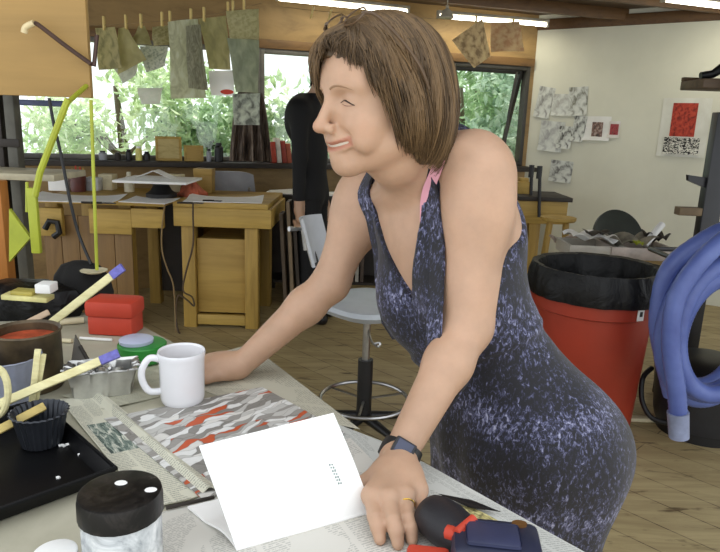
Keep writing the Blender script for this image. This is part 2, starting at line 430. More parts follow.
# far right small bench with rods, stool
Y3 = 5.2; zt = P(545, 197, Y3).z
xa, xb = X(518, 205, Y3), X(568, 205, Y3)
t_ = thing('workbench', 'small dark-topped pine bench in the corner by the white wall', 'workbench', ((xa + xb) / 2, Y3 + .3, 0))
MB().box((xa, Y3 - .02, zt - .035), (xb + .03, Y3 + .5, zt), .004).build('top', M_dark, t_)
MB().box((xa, Y3, zt - .22), (xb, Y3 + .03, zt - .036), .003).build('apron', M_pine, t_)
MB().box((xb - .03, Y3 + .031, zt - .22), (xb, Y3 + .48, zt - .036), .003).build('apron', M_pine, t_)
for lx in (xa + .05, xb - .24):
    for ly in (Y3 + .04, Y3 + .4): MB().box((lx - .045, ly, 0), (lx + .045, ly + .07, zt - .22), .003).build('leg', M_pinez, t_)
MB().box((xa + .1, Y3 + .12, .15), (xb - .3, Y3 + .14, zt - .3)).build('cupboard_panel', M_ply, t_)
for px, y0, lab in ((532, 165, 'shorter black upright rod standing behind on the corner bench'), (540, 166, 'longer black upright bar clamp in front of the corner bench')):
    Yr = Y3 - .04 if px == 540 else Y3 + .1
    a = P(px, y0, Yr); e = P(px - 1, 193 if px == 532 else 217, Yr)
    if px == 532: e.z = zt
    b = MB(); b.tube([e, a], .014, 8); b.tube([a + V(0, 0, -.1), a + V(0, 0, .0)], .022, 8)
    o = b.build('clamp_rod', M_blackp); tag(o, lab, 'rod'); 
    place(o, e)
a = P(524, 192, Y3 + .2); a.z = zt
b = MB(); b.box((a.x - .05, a.y, zt), (a.x + .05, a.y + .1, zt + .1), .004); b.box((a.x - .035, a.y + .01, zt + .1), (a.x + .035, a.y + .09, zt + .13), .004)
tag(b.build('wooden_block', M_pine), 'small stepped pine block on the corner bench beside the rods', 'block')
Ys = 4.75; s0 = P(558, 221, Ys)
t_ = thing('wooden_stool', 'round pine stool in front of the corner bench', 'stool', (s0.x, Ys, 0))
MB().lathe([(.001, 0), (.12, 0), (.13, .01), (.13, .03), (.001, .035)], s0, 24).build('seat', M_pine, t_)
for k in range(4):
    a = k * PI / 2 + .6
    MB().tube([s0 + V(.08 * math.cos(a), .08 * math.sin(a), 0), V(s0.x + .15 * math.cos(a), Ys + .15 * math.sin(a), .0)], .018, 8).build('leg', M_pinez, t_)
    a2 = a + PI / 2; zz = s0.z * .55; r = .115
    MB().tube([V(s0.x + r * math.cos(a), Ys + r * math.sin(a), zz), V(s0.x + r * math.cos(a2), Ys + r * math.sin(a2), zz)], .01, 6).build('rung', M_pinez, t_)
# ================================================================ things on the far benches
def papers(name, px, py, z, w_, d, rz, label, mt=M_white, th=.004, curl=.01, cat='paper'):
    c0 = G(px, py, z); ca, sa = math.cos(rz), math.sin(rz)
    def f(u, v):
        x = (u - .5) * w_; y = (v - .5) * d
        return V(c0.x + x * ca - y * sa, c0.y + x * sa + y * ca, z + th / 2 + .0005 + curl * (abs(u - .5) * 2) ** 3 * (v > .5) * (v - .5) * 2)
    o = MB().sheet(f, 8, 8, th).build(name, mt); tag(o, label, cat); place(o, (c0.x, c0.y, z)); return o
papers('paper_stack', 225, 200, ZB, .5, .3, .1, 'white papers spread on the right-hand pine bench', curl=.02)
papers('paper_stack', 75, 199, ZB, .55, .34, .05, 'white papers spread on the left pine bench under the cable', curl=.02)
papers('paper_stack', 150, 201, ZB, .3, .25, -.1, 'white sheet at the right end of the left bench')
# light board on a black turntable base
c0 = G(147, 203, ZB); c0.y = YB + .17
t_ = thing('banding_turntable', 'white square board on a squat black base on the left bench', 'turntable', (c0.x, c0.y, ZB))
MB().lathe([(.001, .006), (.10, .006), (.10, .03), (.07, .05), (.05, .085), (.08, .1), (.001, .1)], (c0.x, c0.y, ZB), 24).build('base', M_blackp, t_)
MB().box((c0.x - .28, c0.y - .12, ZB + .101), (c0.x + .2, c0.y + .3, ZB + .118), .004).build('board', M_white, t_)
# folded white papers on it
def fold(u, v): return V(c0.x - .05 + (u - .5) * .24, c0.y + .05 + (v - .5) * .14, ZB + .128 + .05 * (1 - abs(u - .5) * 2))
o = MB().sheet(fold, 12, 3, .002).build('folded_paper', M_white); tag(o, 'folded white paper tented on the turntable board', 'paper')
# dark red tin
c0 = V(X(78, 180, YB + .35), YB + .35, ZB)
t_ = thing('tool_tin', 'dark reddish-brown tin stuffed with tools on the left bench', 'tin', c0)
MB().lathe([(.001, .002), (.05, .002), (.055, .13), (.05, .13), (.046, .01), (.001, .01)], c0, 24).build('tin', plain('dark_red', '5a2a22', .4), t_)
for k in range(6):
    a = k * 1.1; MB().tube([c0 + V(.02 * math.cos(a), .02 * math.sin(a), .02), c0 + V(.05 * math.cos(a), .05 * math.sin(a), .15 + .012 * (k % 3))], .006, 6).build('handle', [M_dark, M_pinez, M_red][k % 3], t_)
# small boxes / containers in a row at the back of bench
def boxat(name, px0, px1, h, Y, z, d, mt, label, cat='box'):
    x0 = X(px0, 185, Y); x1 = X(px1, 185, Y); b = MB(); b.box((x0, Y, z), (x1, Y + d, z + h), .004)
    b.box((x0 - .003, Y - .003, z + h * .72), (x1 + .003, Y + d + .003, z + h + .002), .003)
    o = b.build(name, mt); place(o, ((x0 + x1) / 2, Y + d / 2, z)); tag(o, label, cat)
boxat('card_box', 48, 68, .10, YB + .35, ZB, .12, M_white, 'white carton left of the dark red tin')
boxat('card_box', 84, 98, .09, YB + .42, ZB, .1, plain('pale_grey', 'c9cccf', .5), 'small pale grey carton right of the dark red tin')
boxat('card_box', 99, 112, .11, YB + .5, ZB, .1, M_offw, 'cream carton between grey carton and bottle on left bench')
boxat('card_box', 166, 181, .12, YB + .55, ZB, .1, M_offw, 'cream carton behind the reddish rag')
boxat('wooden_box', 194, 212, .17, YB + .55, ZB, .1, M_ply, 'plywood box left of the grey chair back')
c0 = V(X(129, 180, YB + .45), YB + .45, ZB)
MBp = MB().lathe([(.001, .001), (.035, .001), (.035, .09), (.03, .1), (.015, .112), (.015, .14), (.001, .14)], c0, 20)
o = MBp.build('bottle', plain('cream_bottle', 'd8d2b8', .3)); place(o, c0); tag(o, 'small cream bottle at the back of the left bench', 'bottle')
# reddish rag
c0 = V(X(191, 190, YB + .35), YB + .35, ZB)
def rag(a, z): return 1 + .25 * math.sin(3 * a + z * 40) + .12 * math.sin(7 * a)
o = MB().lathe([(.001, .001), (.09, .001), (.085, .02), (.06, .05), (.045, .09), (.02, .11), (.001, .115)], c0, 32, fl=rag).build('crumpled_rag', plain('red_brown_cloth', 'a2563c', .8, var=.3))
place(o, c0); tag(o, 'crumpled reddish-brown rag on the right-hand bench', 'rag')
# tools flat on bench
for px, py, L_, lab in ((190, 203, .16, 'dark scraper lying near the bench front edge'), (212, 201, .12, 'second dark scraper, nearer the grey chair back'), (98, 203, .2, 'thin dark tool lying on papers of the left bench')):
    c0 = G(px, py, ZB + .008); b = MB(); b.tube([c0 + V(-L_ / 2, 0, .0), c0 + V(L_ * .1, .01, 0)], .007, 8); b.box((c0.x + L_ * .1, c0.y - .01, c0.z - .002), (c0.x + L_ / 2, c0.y + .03, c0.z + .002))
    o = b.build('scraper', M_dark); place(o, (c0.x, c0.y, ZB)); tag(o, lab, 'tool')
# cords hanging from the bench
M_cord = plain('brown_cord', '4b3a26', .6); M_cordl = plain('tan_cord', '8c744c', .6)
def cord(pts, r, mt, name, label, Y=None, cat='cord'):
    pp = [P(x, y, Yy) for x, y, Yy in pts]; pp = catmull(pp, 6)
    for q in pp: q.z = max(q.z, r + .001)
    o = MB().tube(pp, r, 8).build(name, mt); tag(o, label, cat); place(o, pp[-1]); return o
cord([(165, 203, 4.02), (162, 228, 4.03), (162, 250, 4.05), (167, 268, 4.05), (173, 284, 4.05), (175, 310, 4.05), (176, 345, 4.02)], .005, M_cordl, 'tan_cord', 'tan cord hanging between the two pine benches')
cord([(193, 203, 4.07), (193, 215, 4.05), (193, 245, 4.05), (187, 268, 4.05), (183, 290, 4.05), (192, 297, 4.05), (194, 306, 4.05), (187, 300, 4.05), (178, 296, 4.05), (176, 318, 4.05), (180, 338, 4.0)], .006, M_cord, 'electric_cord', 'brown electric cord looped down the bench leg')
# ================================================================ things on the sill shelf
def sill(px, off=.1):  # point on the shelf
    p = wp(px, 160, off); return V(p.x, p.y, ZS)
def Mat(p, ang=WA): return Matrix.Translation(p) @ Matrix.Rotation(ang, 4, 'Z')
def frame(px, w_, h, label, off=.08, tilt=8):
    p = sill(px, off); M_ = Mat(p) @ Matrix.Rotation(math.radians(-tilt), 4, 'X')
    t_ = thing('picture_frame', label, 'frame', p)
    b = MB(); f = .02
    for q in (((-w_ / 2, 0, 0), (-w_ / 2 + f, .02, h)), ((w_ / 2 - f, 0, 0), (w_ / 2, .02, h)), ((-w_ / 2 + f, 0, 0), (w_ / 2 - f, .02, f)), ((-w_ / 2 + f, 0, h - f), (w_ / 2 - f, .02, h))): b.box(*q, .002, M_)
    b.build('border', M_pine, t_)
    MB().box((-w_ / 2 + f, .006, f), (w_ / 2 - f, .014, h - f), M=M_).build('panel', M_ply if w_ < .17 else wood('pale_block', 'c9b67a', 'ab9556', 0), t_)
frame(169, .20, .19, 'larger pale wooden frame leaning on the window sill')
frame(194, .15, .125, 'smaller tan wooden block frame on the window sill')
def jar(px, r, h, mt, label, name='jar', off=.1, capm=None, dy=0):
    p = sill(px, off); t_ = thing(name, label, name.split('_')[-1], p)
    MB().lathe([(.001, .001), (r, .001), (r, h * .75), (r * .6, h * .85), (r * .6, h * .9), (.001, h * .9)], p, 20).build('body', mt, t_)
    MB().lathe([(r * .7, h * .86), (r * .7, h), (.001, h)], p, 16).build('cap', capm or M_blackp, t_)
jar(103, .03, .07, M_grey, 'grey jar at the left on the window sill')
jar(129, .022, .085, M_blackp, 'narrow black bottle on the sill, left of the yellow one', 'bottle')
jar(139, .025, .11, plain('pale_yellow_plastic', 'e6dc7a', .4), 'pale yellow squeeze bottle on the window sill', 'bottle', capm=M_white)
jar(147, .025, .07, M_blackp, 'short black bottle between yellow bottle and frame', 'bottle')
jar(118, .025, .06, M_dark, 'low dark jar second from the left on the window sill')
jar(219, .035, .15, M_blackp, 'dark cylindrical tin right of the wooden frames', 'tin')
jar(209, .02, .10, M_grey, 'slim grey bottle beside the dark cylindrical tin', 'bottle')
# rolled cloths / aprons hanging under the clips
M_cloth = NT('striped_brown_cloth'); t = M_cloth; v = t.coord('UV', scale=(9, 1, 1)); n = t.noise(v, 3, 3)
M_cloth = t.fin(t.ramp(n, [(.35, '2a221e'), (.5, '57483d'), (.65, '8d8074')]), .85)
p0 = wp(229, 118, .55); p1 = wp(271, 118, .55); zt_, zb_ = wp(245, 92, .55).z, wp(245, 161, .55).z
def apron(u, v):
    q = p0.lerp(p1, .5 + (u - .5) * (.55 + .45 * v ** .6)); z = zt_ + (zb_ - zt_) * v
    return V(q.x, q.y, z) + Wn * (.03 * math.sin(u * 26) * (.3 + v))
o = MB().sheet(apron, 60, 14, .004).build('hanging_apron', M_cloth); tag(o, 'brown striped apron hanging in folds before the window', 'apron')
# books (red and white spines) right of the apron
for i, (c, h) in enumerate((('b8452e', .17), ('d8d2c4', .2), ('9c3a28', .18), ('b35a3c', .16))):
    p = sill(275 + i * 5, .16); M_ = Mat(p) @ Matrix.Rotation(math.radians(-6), 4, 'Y')
    t_ = thing('book', ['dark orange book at the left end of the sill books', 'white-spined book among the red sill books', 'deep red book right of the white-spined one', 'short rust-coloured book nearest the person in black'][i], 'book', p, group=None)
    MB().box((-.018, 0, .002), (.018, .14, h), .002, M_).build('cover', plain('cover_%s' % 'abcd'[i], c, .5), t_)
    MB().box((-.014, .004, h), (.014, .136, h + .001), 0, M_).build('pages', M_offw, t_)
# ================================================================ grey chair behind the right bench
def chair(name, c0, rz, label, zs, hb, wb=.42):
    t_ = thing(name, label, 'chair', (c0.x, c0.y, 0)); M_ = Matrix.Translation((c0.x, c0.y, 0)) @ Matrix.Rotation(rz, 4, 'Z')
    MB().box((-.21, -.2, zs - .04), (.21, .2, zs), .015, M_).build('seat', M_grey, t_)
    def f(u, v):
        x = (u - .5) * wb * (1 - .12 * v); return M_ @ V(x, .21 + .03 * v - .06 * (2 * abs(u - .5)) ** 2, hb - .26 + .26 * v * (1 - .1 * (2 * abs(u - .5)) ** 4))
    MB().sheet(f, 14, 8, .012).build('backrest', M_grey, t_)
    for sx in (-.16, .16):
        MB().tube([M_ @ V(sx, .17, zs - .03), M_ @ V(sx, .2, zs + .05), M_ @ V(sx, .23, hb - .12)], .011, 8).build('back_post', M_steel, t_)
        for sy in (-.17, .17): MB().tube([M_ @ V(sx, sy, zs - .03), M_ @ V(sx * 1.15, sy * 1.2, .0)], .012, 8).build('leg', M_steel, t_)
chair('shell_chair', V(X(231, 190, 5.1), 5.10 , 0), 3.25, 'grey plastic chair tucked behind the right-hand bench', .45, P(231, 171, 4.9).z)
# ================================================================ draughting chair on wheels
Yc = 2.70; cx = X(363, 430, Yc)
base = V(cx, Yc, 0); zs = P(358, 300, Yc).z
t_ = thing('swivel_chair', 'grey swivel drafting chair with black lift and foot ring', 'chair', base)
def seat(a, z): return 1 + .06 * math.cos(4 * a)
MB().lathe([(.001, zs - .05), (.10, zs - .05), (.19, zs - .045), (.215, zs - .02), (.21, zs), (.17, zs + .008), (.001, zs - .003)], base, 40, fl=seat).build('seat', plain('pale_grey_plastic', 'aab0b8', .35, var=.03), t_)
MB().tube([base + V(0, 0, zs - .05), base + V(0, 0, .3)], .017, 14).build('gas_lift', M_steel, t_)
MB().tube([base + V(0, 0, .36), base + V(0, 0, .07)], .034, 16).build('column', M_blackp, t_)
MB().tube([base + V(.20 * math.cos(a), .20 * math.sin(a), .17) for a in np.linspace(0, 2 * PI, 40, endpoint=False)], .009, 8, closed=True).build('foot_ring', M_steel, t_)
b = MB()
for k in range(3):
    a = k * 2 * PI / 3 + .4; b.tube([base + V(.03 * math.cos(a), .03 * math.sin(a), .17), base + V(.2 * math.cos(a), .2 * math.sin(a), .17)], .006, 6)
b.build('ring_spoke', M_steel, t_)
for k in range(5):
    a = k * 2 * PI / 5 + .35; e = base + V(.25 * math.cos(a), .25 * math.sin(a), .06)
    lg = MB().tube([base + V(.02 * math.cos(a), .02 * math.sin(a), .085), e], [.024, .014], 10).build('base_arm', M_blackp, t_)
    MB().lathe([(.001, -.014), (.022, -.012), (.022, .012), (.001, .014)], e + V(0, 0, -.036), 14, M=Matrix.Rotation(a, 4, 'Z') @ Matrix.Rotation(PI / 2, 4, 'X')).build('caster', M_blackp, lg)
MB().tube(catmull([P(368, 327, Yc), P(371, 340, Yc - .05), P(378, 347, Yc - .08), P(380, 343, Yc - .08), P(373, 344, Yc - .06)], 5), .005, 6).build('height_lever', M_steel, t_)
# backrest on the far left side
Yk = Yc + .22
def bk(u, v):
    a = P(312, 222, Yk + .06); d = V(.10, .24, 0)
    return V(P(303 + 12 * (1 - v), 262 - 46 * v, Yk).x, Yk, P(303, 262 - 46 * v, Yk).z) + V(.07, .2, 0) * (u - .5) + V(-.04, .01, 0) * (2 * (u - .5)) ** 2 * -1
MB().sheet(bk, 12, 10, .014).build('backrest', plain('light_grey_plastic', 'b7babf', .35, var=.03), t_)
MB().tube(catmull([base + V(-.05, .08, zs - .03), base + V(-.2, .2, zs - .02), P(322, 280, Yk), P(311, 245, Yk + .02)], 5), .012, 8).build('back_bracket', M_blackp, t_)
MB().tube([P(289, 229, Yk - .05), P(303, 229, Yk), P(306, 250, Yk)], .012, 8).build('armrest', M_steel, t_)
# ================================================================ boards leaning beside the right bench
for i, (px, y0, c, lab) in enumerate(((279, 214, '4a3c2c', 'narrow dark board leaning nearest the bench end'), (286, 202, '7a6850', 'paler brown board leaning second from the bench end'), (293, 230, '33291f', 'dark portfolio leaning third from the bench end'))):
    Y = YB + .12 + .03 * i; a = P(px, y0, Y); xx = X(px + 6, 330, Y)
    o = MB().poly([V(xx, Y, 0), V(xx + .022, Y, 0), V(a.x + .022, Y, a.z), V(a.x, Y, a.z)], .16, (0, -1, 0)).build('leaning_board', plain('board_%s' % 'abc'[i], c, .6)); tag(o, lab, 'board')
# dark cabinet/table beyond (below the books and behind the person in black)
Y = 4.95; x0, x1 = X(262, 190, Y), X(345, 190, Y); zt = P(300, 196, Y).z
t_ = thing('storage_table', 'dark storage table with papers behind the person in black', 'table', ((x0 + x1) / 2, Y + .2, 0))
MB().box((x0, Y, zt - .03), (x1 + .5, Y + .4, zt), .003).build('top', M_dark, t_)
for lx in (x0 + .03, x1 + .45):
    for ly in (Y + .04, Y + .36): MB().box((lx - .025, ly - .025, 0), (lx + .025, ly + .025, zt - .03), .002).build('leg', M_dark, t_)
MB().box((x0 + .05, Y + .33, .1), (x1 + .43, Y + .35, zt - .05)).build('back_panel', M_dark, t_)
MB().box((x0 + .05, Y + .06, .12), (x1 + .43, Y + .33, .14)).build('shelf', M_dark, t_)
for px, w_, lab in ((283, .26, 'white papers on the dark table left of the person in black'), (345, .3, 'white papers on the dark table behind the womans chin')):
    c0 = V(X(px, 192, Y + .15), Y + .17, zt)
    o = MB().sheet(lambda u, v: V(c0.x + (u - .5) * w_, c0.y + (v - .5) * .25, zt + .006 + .02 * u * v), 6, 6, .006).build('paper_stack', M_white); tag(o, lab, 'paper'); place(o, c0)
for k in range(7):
    px = 333 + k * 5; c0 = V(X(px, 240, Y + .1), Y + .1, .141)
    h = .42 - .02 * (k % 3); o = MB().box((c0.x - .014, Y + .08, .1405), (c0.x + .014, Y + .3, .14 + h), .002).build('folder', plain('folder_%s' % 'abcdefg'[k], ['9b8c74', '6c5a4a', 'a9a59a', '54483c', '8c7c68', 'bdb8ac', '5d5046'][k], .7))
    tag(o, ['tan folder, leftmost under the dark table', 'brown folder, second from the left under the dark table', 'light grey folder, third under the dark table', 'dark brown folder, middle of the row under the dark table', 'beige-brown folder right of the dark middle one', 'palest folder, second from the right end of the row', 'rightmost folder of the row under the dark table'][k], 'folder', 'folders filed under the dark table'); place(o, c0)
# ================================================================ clothesline with drying prints and bags
LN = [(90, 26, 3.95), (150, 22, 3.93), (205, 16, 3.9), (262, 3, 3.85)]
wire = catmull([P(*q) for q in LN], 8); o = MB().tube(wire, .002, 6).build('clothesline', M_cordl); tag(o, 'thin line strung before the left window holding paper bags', 'line'); 
lw = [P(276, 6, 4.9), P(330, 12, 4.9), P(408, 17, 4.95), P(470, 21, 5.1), P(535, 26, 5.25)]
o = MB().tube(catmull(lw, 6), .002, 6).build('clothesline', M_cordl); tag(o, 'thin line strung under the fluorescent tubes', 'line')
def onwire(px, L):
    best = None
    for i in range(len(L) - 1):
        pass
    return best
def interp(L, px):
    for (x0, y0, Y0), (x1, y1, Y1) in zip(L, L[1:]):
        if x0 <= px <= x1:
            k = (px - x0) / (x1 - x0); return y0 + (y1 - y0) * k, Y0 + (Y1 - Y0) * k
    return L[-1][1:]
def papermat(name, c1, c2, c3, sc=6, dist=.5, const=False, thin=None):
    if thin is None: thin = any(k in name for k in ('kraft', 'bag', 'white_print', 'tan_print', 'grey_print', 'print_n', 'print_o'))
    if thin: c1, c2, c3 = [''.join('%02x' % int(int(c[i:i + 2], 16) * .62 + int('e6e6d2'[i:i + 2], 16) * .38) for i in (0, 2, 4)) for c in (c1, c2, c3)]
    t = NT(name); v = t.coord('UV'); n = t.noise(v, sc, 3, .55, dist)
    col = t.ramp(n, [(.36, c1), (.50, c2), (.64, c3)], const); t.fin(col, .7)
    if thin:
        tl = t.t.nodes.new('ShaderNodeBsdfTranslucent'); t.l(col, tl.inputs[0]); mx = t.t.nodes.new('ShaderNodeMixShader'); mx.inputs[0].default_value = .6
        t.l(t.b.outputs[0], mx.inputs[1]); t.l(tl.outputs[0], mx.inputs[2]); t.l(mx.outputs[0], t.t.nodes['Material Output'].inputs[0])
    return t.m
SH = [  # outline corners TL,TR,BR,BL in picture, label, material, depth
 ((95, 28, 115, 27, 123, 68, 99, 70), papermat('kraft_print_a', '8a8048', 'c2b474', 'd0c284', 4), 'tan printed bag hanging leftmost on the line', -.01),
 ((118, 28, 127, 27, 147, 60, 116, 74), papermat('kraft_print_b', 'b4a868', 'c2b674', 'ccc084', 3), 'tan pointed bag hanging second on the line', .03),
 ((139, 26, 145, 26, 152, 45, 128, 44), papermat('kraft_print_c', '9a8c4e', 'a3975a', 'b0a468', 3), 'small tan triangular bag high on the line', .06),
 ((152, 27, 176, 24, 176, 44, 154, 46), papermat('tan_print_d', '8a7c46', 'b0a468', 'c8bd88', 7), 'small tan print left of the large pale bag', .05),
 ((113, 66, 138, 54, 136, 74, 124, 84), papermat('white_print_e', 'd8dcd8', 'eceeea', 'f6f8f6', 5), 'white tilted paper under the pointed bag', .10),
 ((139, 46, 168, 46, 166, 66, 146, 72), papermat('white_print_f', '9aa4a0', 'dfe4e0', 'f3f6f3', 9), 'white grey-speckled print behind the bags', .12),
 ((137, 88, 163, 88, 160, 104, 140, 104), papermat('white_print_g', 'eef2ee', 'f4f6f4', 'fafafa', 5), 'small blank white card low behind the bags', .14),
 ((168, 22, 198, 19, 206, 98, 171, 99), papermat('pale_bag_h', 'aeb08c', 'd2d3b2', 'e4e6d6', 3, 2), 'large pale translucent bag with faint blotches', -.04),
 ((186, 26, 200, 24, 207, 90, 189, 88), papermat('olive_bag_i', '6a6850', '8e8c70', 'b4b292', 5, 2), 'dark olive stained bag in front of the pale bag', -.07),
 ((199, 19, 226, 16, 231, 70, 210, 69), papermat('tan_bag_j', 'a29a60', 'c0b676', 'd0c68c', 3), 'tan folded bag right of the olive bag', .02),
 ((208, 71, 234, 70, 235, 96, 211, 95), None, 'white card with one red shape on the line', .04),
 ((226, 11, 259, 9, 259, 40, 229, 38), papermat('tan_bag_k', 'a69f66', 'c2ba80', 'd0ca98', 8), 'tan fold of bag draped at top right of the line', -.05),
 ((227, 38, 259, 40, 258, 93, 236, 92), papermat('green_bag_l', '7c876e', '9ba68a', 'b6bfa5', 3), 'grey-green translucent bag at right end of the line', .0),
 ((233, 94, 260, 93, 259, 125, 234, 125), papermat('grey_print_m', '555c5a', 'b9c2bd', 'dfe6e0', 4, .5), 'pale picture print with dark band hanging lowest at right', .03),
]
t = NT('red_shape_card'); v = t.coord('UV'); sp = t.t.nodes.new('ShaderNodeSeparateXYZ'); t.l(v, sp.inputs[0])
dx = t.math('MULTIPLY', t.math('SUBTRACT', sp.outputs[0], .68), 1.0); dy = t.math('MULTIPLY', t.math('SUBTRACT', sp.outputs[1], .85), 3.0)
r = t.math('ADD', t.math('MULTIPLY', dx, dx), t.math('MULTIPLY', dy, dy))
M_redc = t.fin(t.ramp(r, [(0, 'c23a24'), (.085, 'f0f0ea')], True), .7)
for k, (q, mt, lab, dY) in enumerate(SH):
    y_, Yw = interp(LN, min(max(q[0], 91), 261)); Y = Yw + dY
    A, B, C_, D = [P(q[i], q[i + 1], Y) for i in (0, 2, 4, 6)]
    ph = k * 1.3
    def f(u, v):
        p = A.lerp(B, u).lerp(D.lerp(C_, u), v)
        return p + V(0, .014 * math.sin(u * 4 + ph) * (.3 + v) + .01 * math.sin(v * 6 + ph * 2) - .012 * (k in (7, 8, 12)) * math.sin(PI * u), 0)
    o = MB().sheet(f, 14, 14, .0012).build('hanging_print' if 'print' in lab or 'card' in lab or 'paper' in lab else 'hanging_bag', mt or M_redc)
    tag(o, lab, 'print' if o.name.startswith('hanging_print') else 'bag')
# marks on the pale bag
M_pin = wood('clothespin_wood', 'd9c27c', 'bfa45c', 2, sc=3)
def pin(px, py, Y, label, group, tilt=0):
    p = P(px, py, Y); b = MB(); M_ = Matrix.Translation(p) @ Matrix.Rotation(tilt, 4, 'Y')
    b.box((-.006, -.012, -.035), (.006, -.003, .042), .002, M_); b.box((-.006, .003, -.035), (.006, .012, .042), .002, M_); b.box((-.007, -.004, -.004), (.007, .004, .006), .001, M_)
    o = b.build('clothespin', M_pin); place(o, p); tag(o, label, 'clothespin', group)
for i, (px, dn) in enumerate(((104, 'leftmost tan bag'), (126, 'tan pointed bag'), (141, 'small triangular bag'), (162, 'small tan print'), (170, 'left edge of the large pale bag'), (191, 'top of the olive bag'), (204, 'top of the folded tan bag'), (228, 'left corner of the draped bag, left of a pair'), (233, 'draped bag, right of a close pair'), (244, 'right part of the draped bag'))):
    y_, Y = interp(LN, px); pin(px, y_ - 1, Y, 'wooden clothespin gripping the ' + dn, 'clothespins on the left line')
LW = [(276, 6, 4.9), (330, 12, 4.9), (408, 17, 4.95), (470, 21, 5.1), (535, 26, 5.25)]
for i, px in enumerate((312, 330, 361)):
    y_, Y = interp(LW, px); pin(px, y_ + 3, Y, ['empty clothespin above the gap left of the womans hair', 'empty clothespin just above the womans glasses', 'empty clothespin above the womans crown'][i], 'clothespins under the tube', .25)
for q, mt, lab in (((452, 40, 482, 19, 491, 56, 474, 68), papermat('print_n', '8a6a48', 'd8bf94', 'ecd9b4', 5, .3), 'tilted brown printed sheet hung right of the womans hair'), ((491, 22, 519, 22, 525, 51, 491, 52), papermat('print_o', 'c08a60', 'd8b488', 'e4c8a0', 5, .3), 'tan and rust print hung beside the window header')):
    A, B, C_, D = [P(q[i], q[i + 1], 5.05) for i in (0, 2, 4, 6)]
    o = MB().sheet(lambda u, v: A.lerp(B, u).lerp(D.lerp(C_, u), v) + V(0, .02 * math.sin(u * 5 + v * 3), 0), 10, 10, .0012).build('hanging_print', mt); tag(o, lab, 'print')
    y_, Y = interp(LW, q[2] - 4); pin(q[2] - 6, y_, 5.07, 'clothespin holding the ' + ('tilted brown sheet' if q[0] == 452 else 'tan and rust print'), None)
# white clamp between the tubes, its brightness given by an emissive core
c0 = P(447, 13, 4.8); t_ = thing('glowing_clamp', 'small white clamp made to glow between the two overhead tubes', 'lamp', c0)
MB().lathe([(.05, -.035), (.052, -.03), (.028, .015), (.012, .03), (.012, .05), (.001, .05)], c0, 20).build('clamp_shell', M_fix, t_)
MB().lathe([(.001, -.03), (.02, -.022), (.022, -.008), (.001, .01)], c0, 16).build('glowing_core', M_tube, t_)
MB().tube([c0 + V(0, 0, .045), c0 + V(0, 0, 2.40 - c0.z)], .004, 6).build('stem', M_fix, t_)
# ================================================================ prints on the white wall
def wallprint(x0, y0, x1, y1, mt, label, tilt=0, name='wall_print', off=.004, inner=None):
    s0, z0 = w2l(x0, y0); s1, z1 = w2l(x1, y1); sm, zm = (s0 + s1) / 2, (z0 + z1) / 2; hw, hh = abs(s1 - s0) / 2, abs(z1 - z0) / 2
    Mt = Mw2 @ Matrix.Translation((sm, -off, zm)) @ Matrix.Rotation(tilt, 4, 'Y')
    f = lambda u, v: Mt @ V((u - .5) * 2 * hw, -.004 * math.sin(PI * u) - .012 * (v > .8) * (v - .8) * 5, (.5 - v) * 2 * hh)
    o = MB().sheet(f, 8, 8, .0012).build(name, mt); place(o, Mt @ V(0, 0, 0)); tag(o, label, 'print')
    if inner:
        ix0, iy0, ix1, iy1, im = inner; a0, c0_ = w2l(ix0, iy0); a1, c1_ = w2l(ix1, iy1)
        Mi = Mw2 @ Matrix.Translation(((a0 + a1) / 2, -off - .007, (c0_ + c1_) / 2))
        MB().sheet(lambda u, v: Mi @ V((u - .5) * abs(a1 - a0), 0, (.5 - v) * abs(c1_ - c0_)), 3, 3, .001).build('picture', im, o)
WP = lambda i, a='8b8b88': papermat('wall_drawing_%s' % i, a, 'ccd0ca', 'dcdfd8', 3, .6)
wallprint(538, 87, 551, 118, WP('a'), 'grey figure drawing, upper left of the wall cluster', .15)
wallprint(553, 94, 569, 116, WP('b', 'b0b0aa'), 'pale drawing beside the upper left figure drawing', .0)
wallprint(570, 87, 586, 116, WP('c', '7c7c70'), 'sketch with dark top line, upper right of the cluster', -.05)
wallprint(541, 121, 562, 152, WP('d', 'a6a6a6'), 'pale grey hanging sheet below the figure drawing', .05, off=.008)
wallprint(559, 126, 571, 149, WP('e', '44423e'), 'narrow dark-figure print in the middle of the cluster', .05, off=.012)
wallprint(574, 116, 584, 142, WP('f', '5c5c58'), 'narrow grey print left of the white-mounted photo', .1, off=.009)
wallprint(583, 116, 609, 141, papermat('mount_white', 'e8e8e2', 'eeeeea', 'f2f2ee', 2), 'white-mounted small photo on the wall', .0, inner=(593, 122, 602, 137, papermat('photo_dark', '4c4440', '8a6a60', 'b0a49a', 4)))
wallprint(609, 121, 619, 138, papermat('mount_b', 'dcd8d0', 'e4e0da', 'eae8e2', 2), 'small card with red picture, rightmost of the cluster', .0, inner=(611, 124, 618, 135, papermat('photo_red', '8a2c34', 'b04a50', '7a4a44', 4)))
wallprint(551, 160, 571, 183, WP('g', '6e6e6c'), 'small print with dark curved base hung below the cluster', .05)
wallprint(664, 98, 704, 158, papermat('print_ground', 'd8d8cc', 'dedfd4', 'e4e4da', 3), 'large pale print with red block above black figures', .0, inner=(674, 103, 694, 137, papermat('red_block', '7a2418', 'b03a28', 'c04a34', 8)))
wallprint(665, 137, 698, 155, papermat('black_figures', '161616', 'dcdcd2', 'e4e4da', 7, 2.5, True), 'strip of black brush figures under the red block print', .0, off=.018)
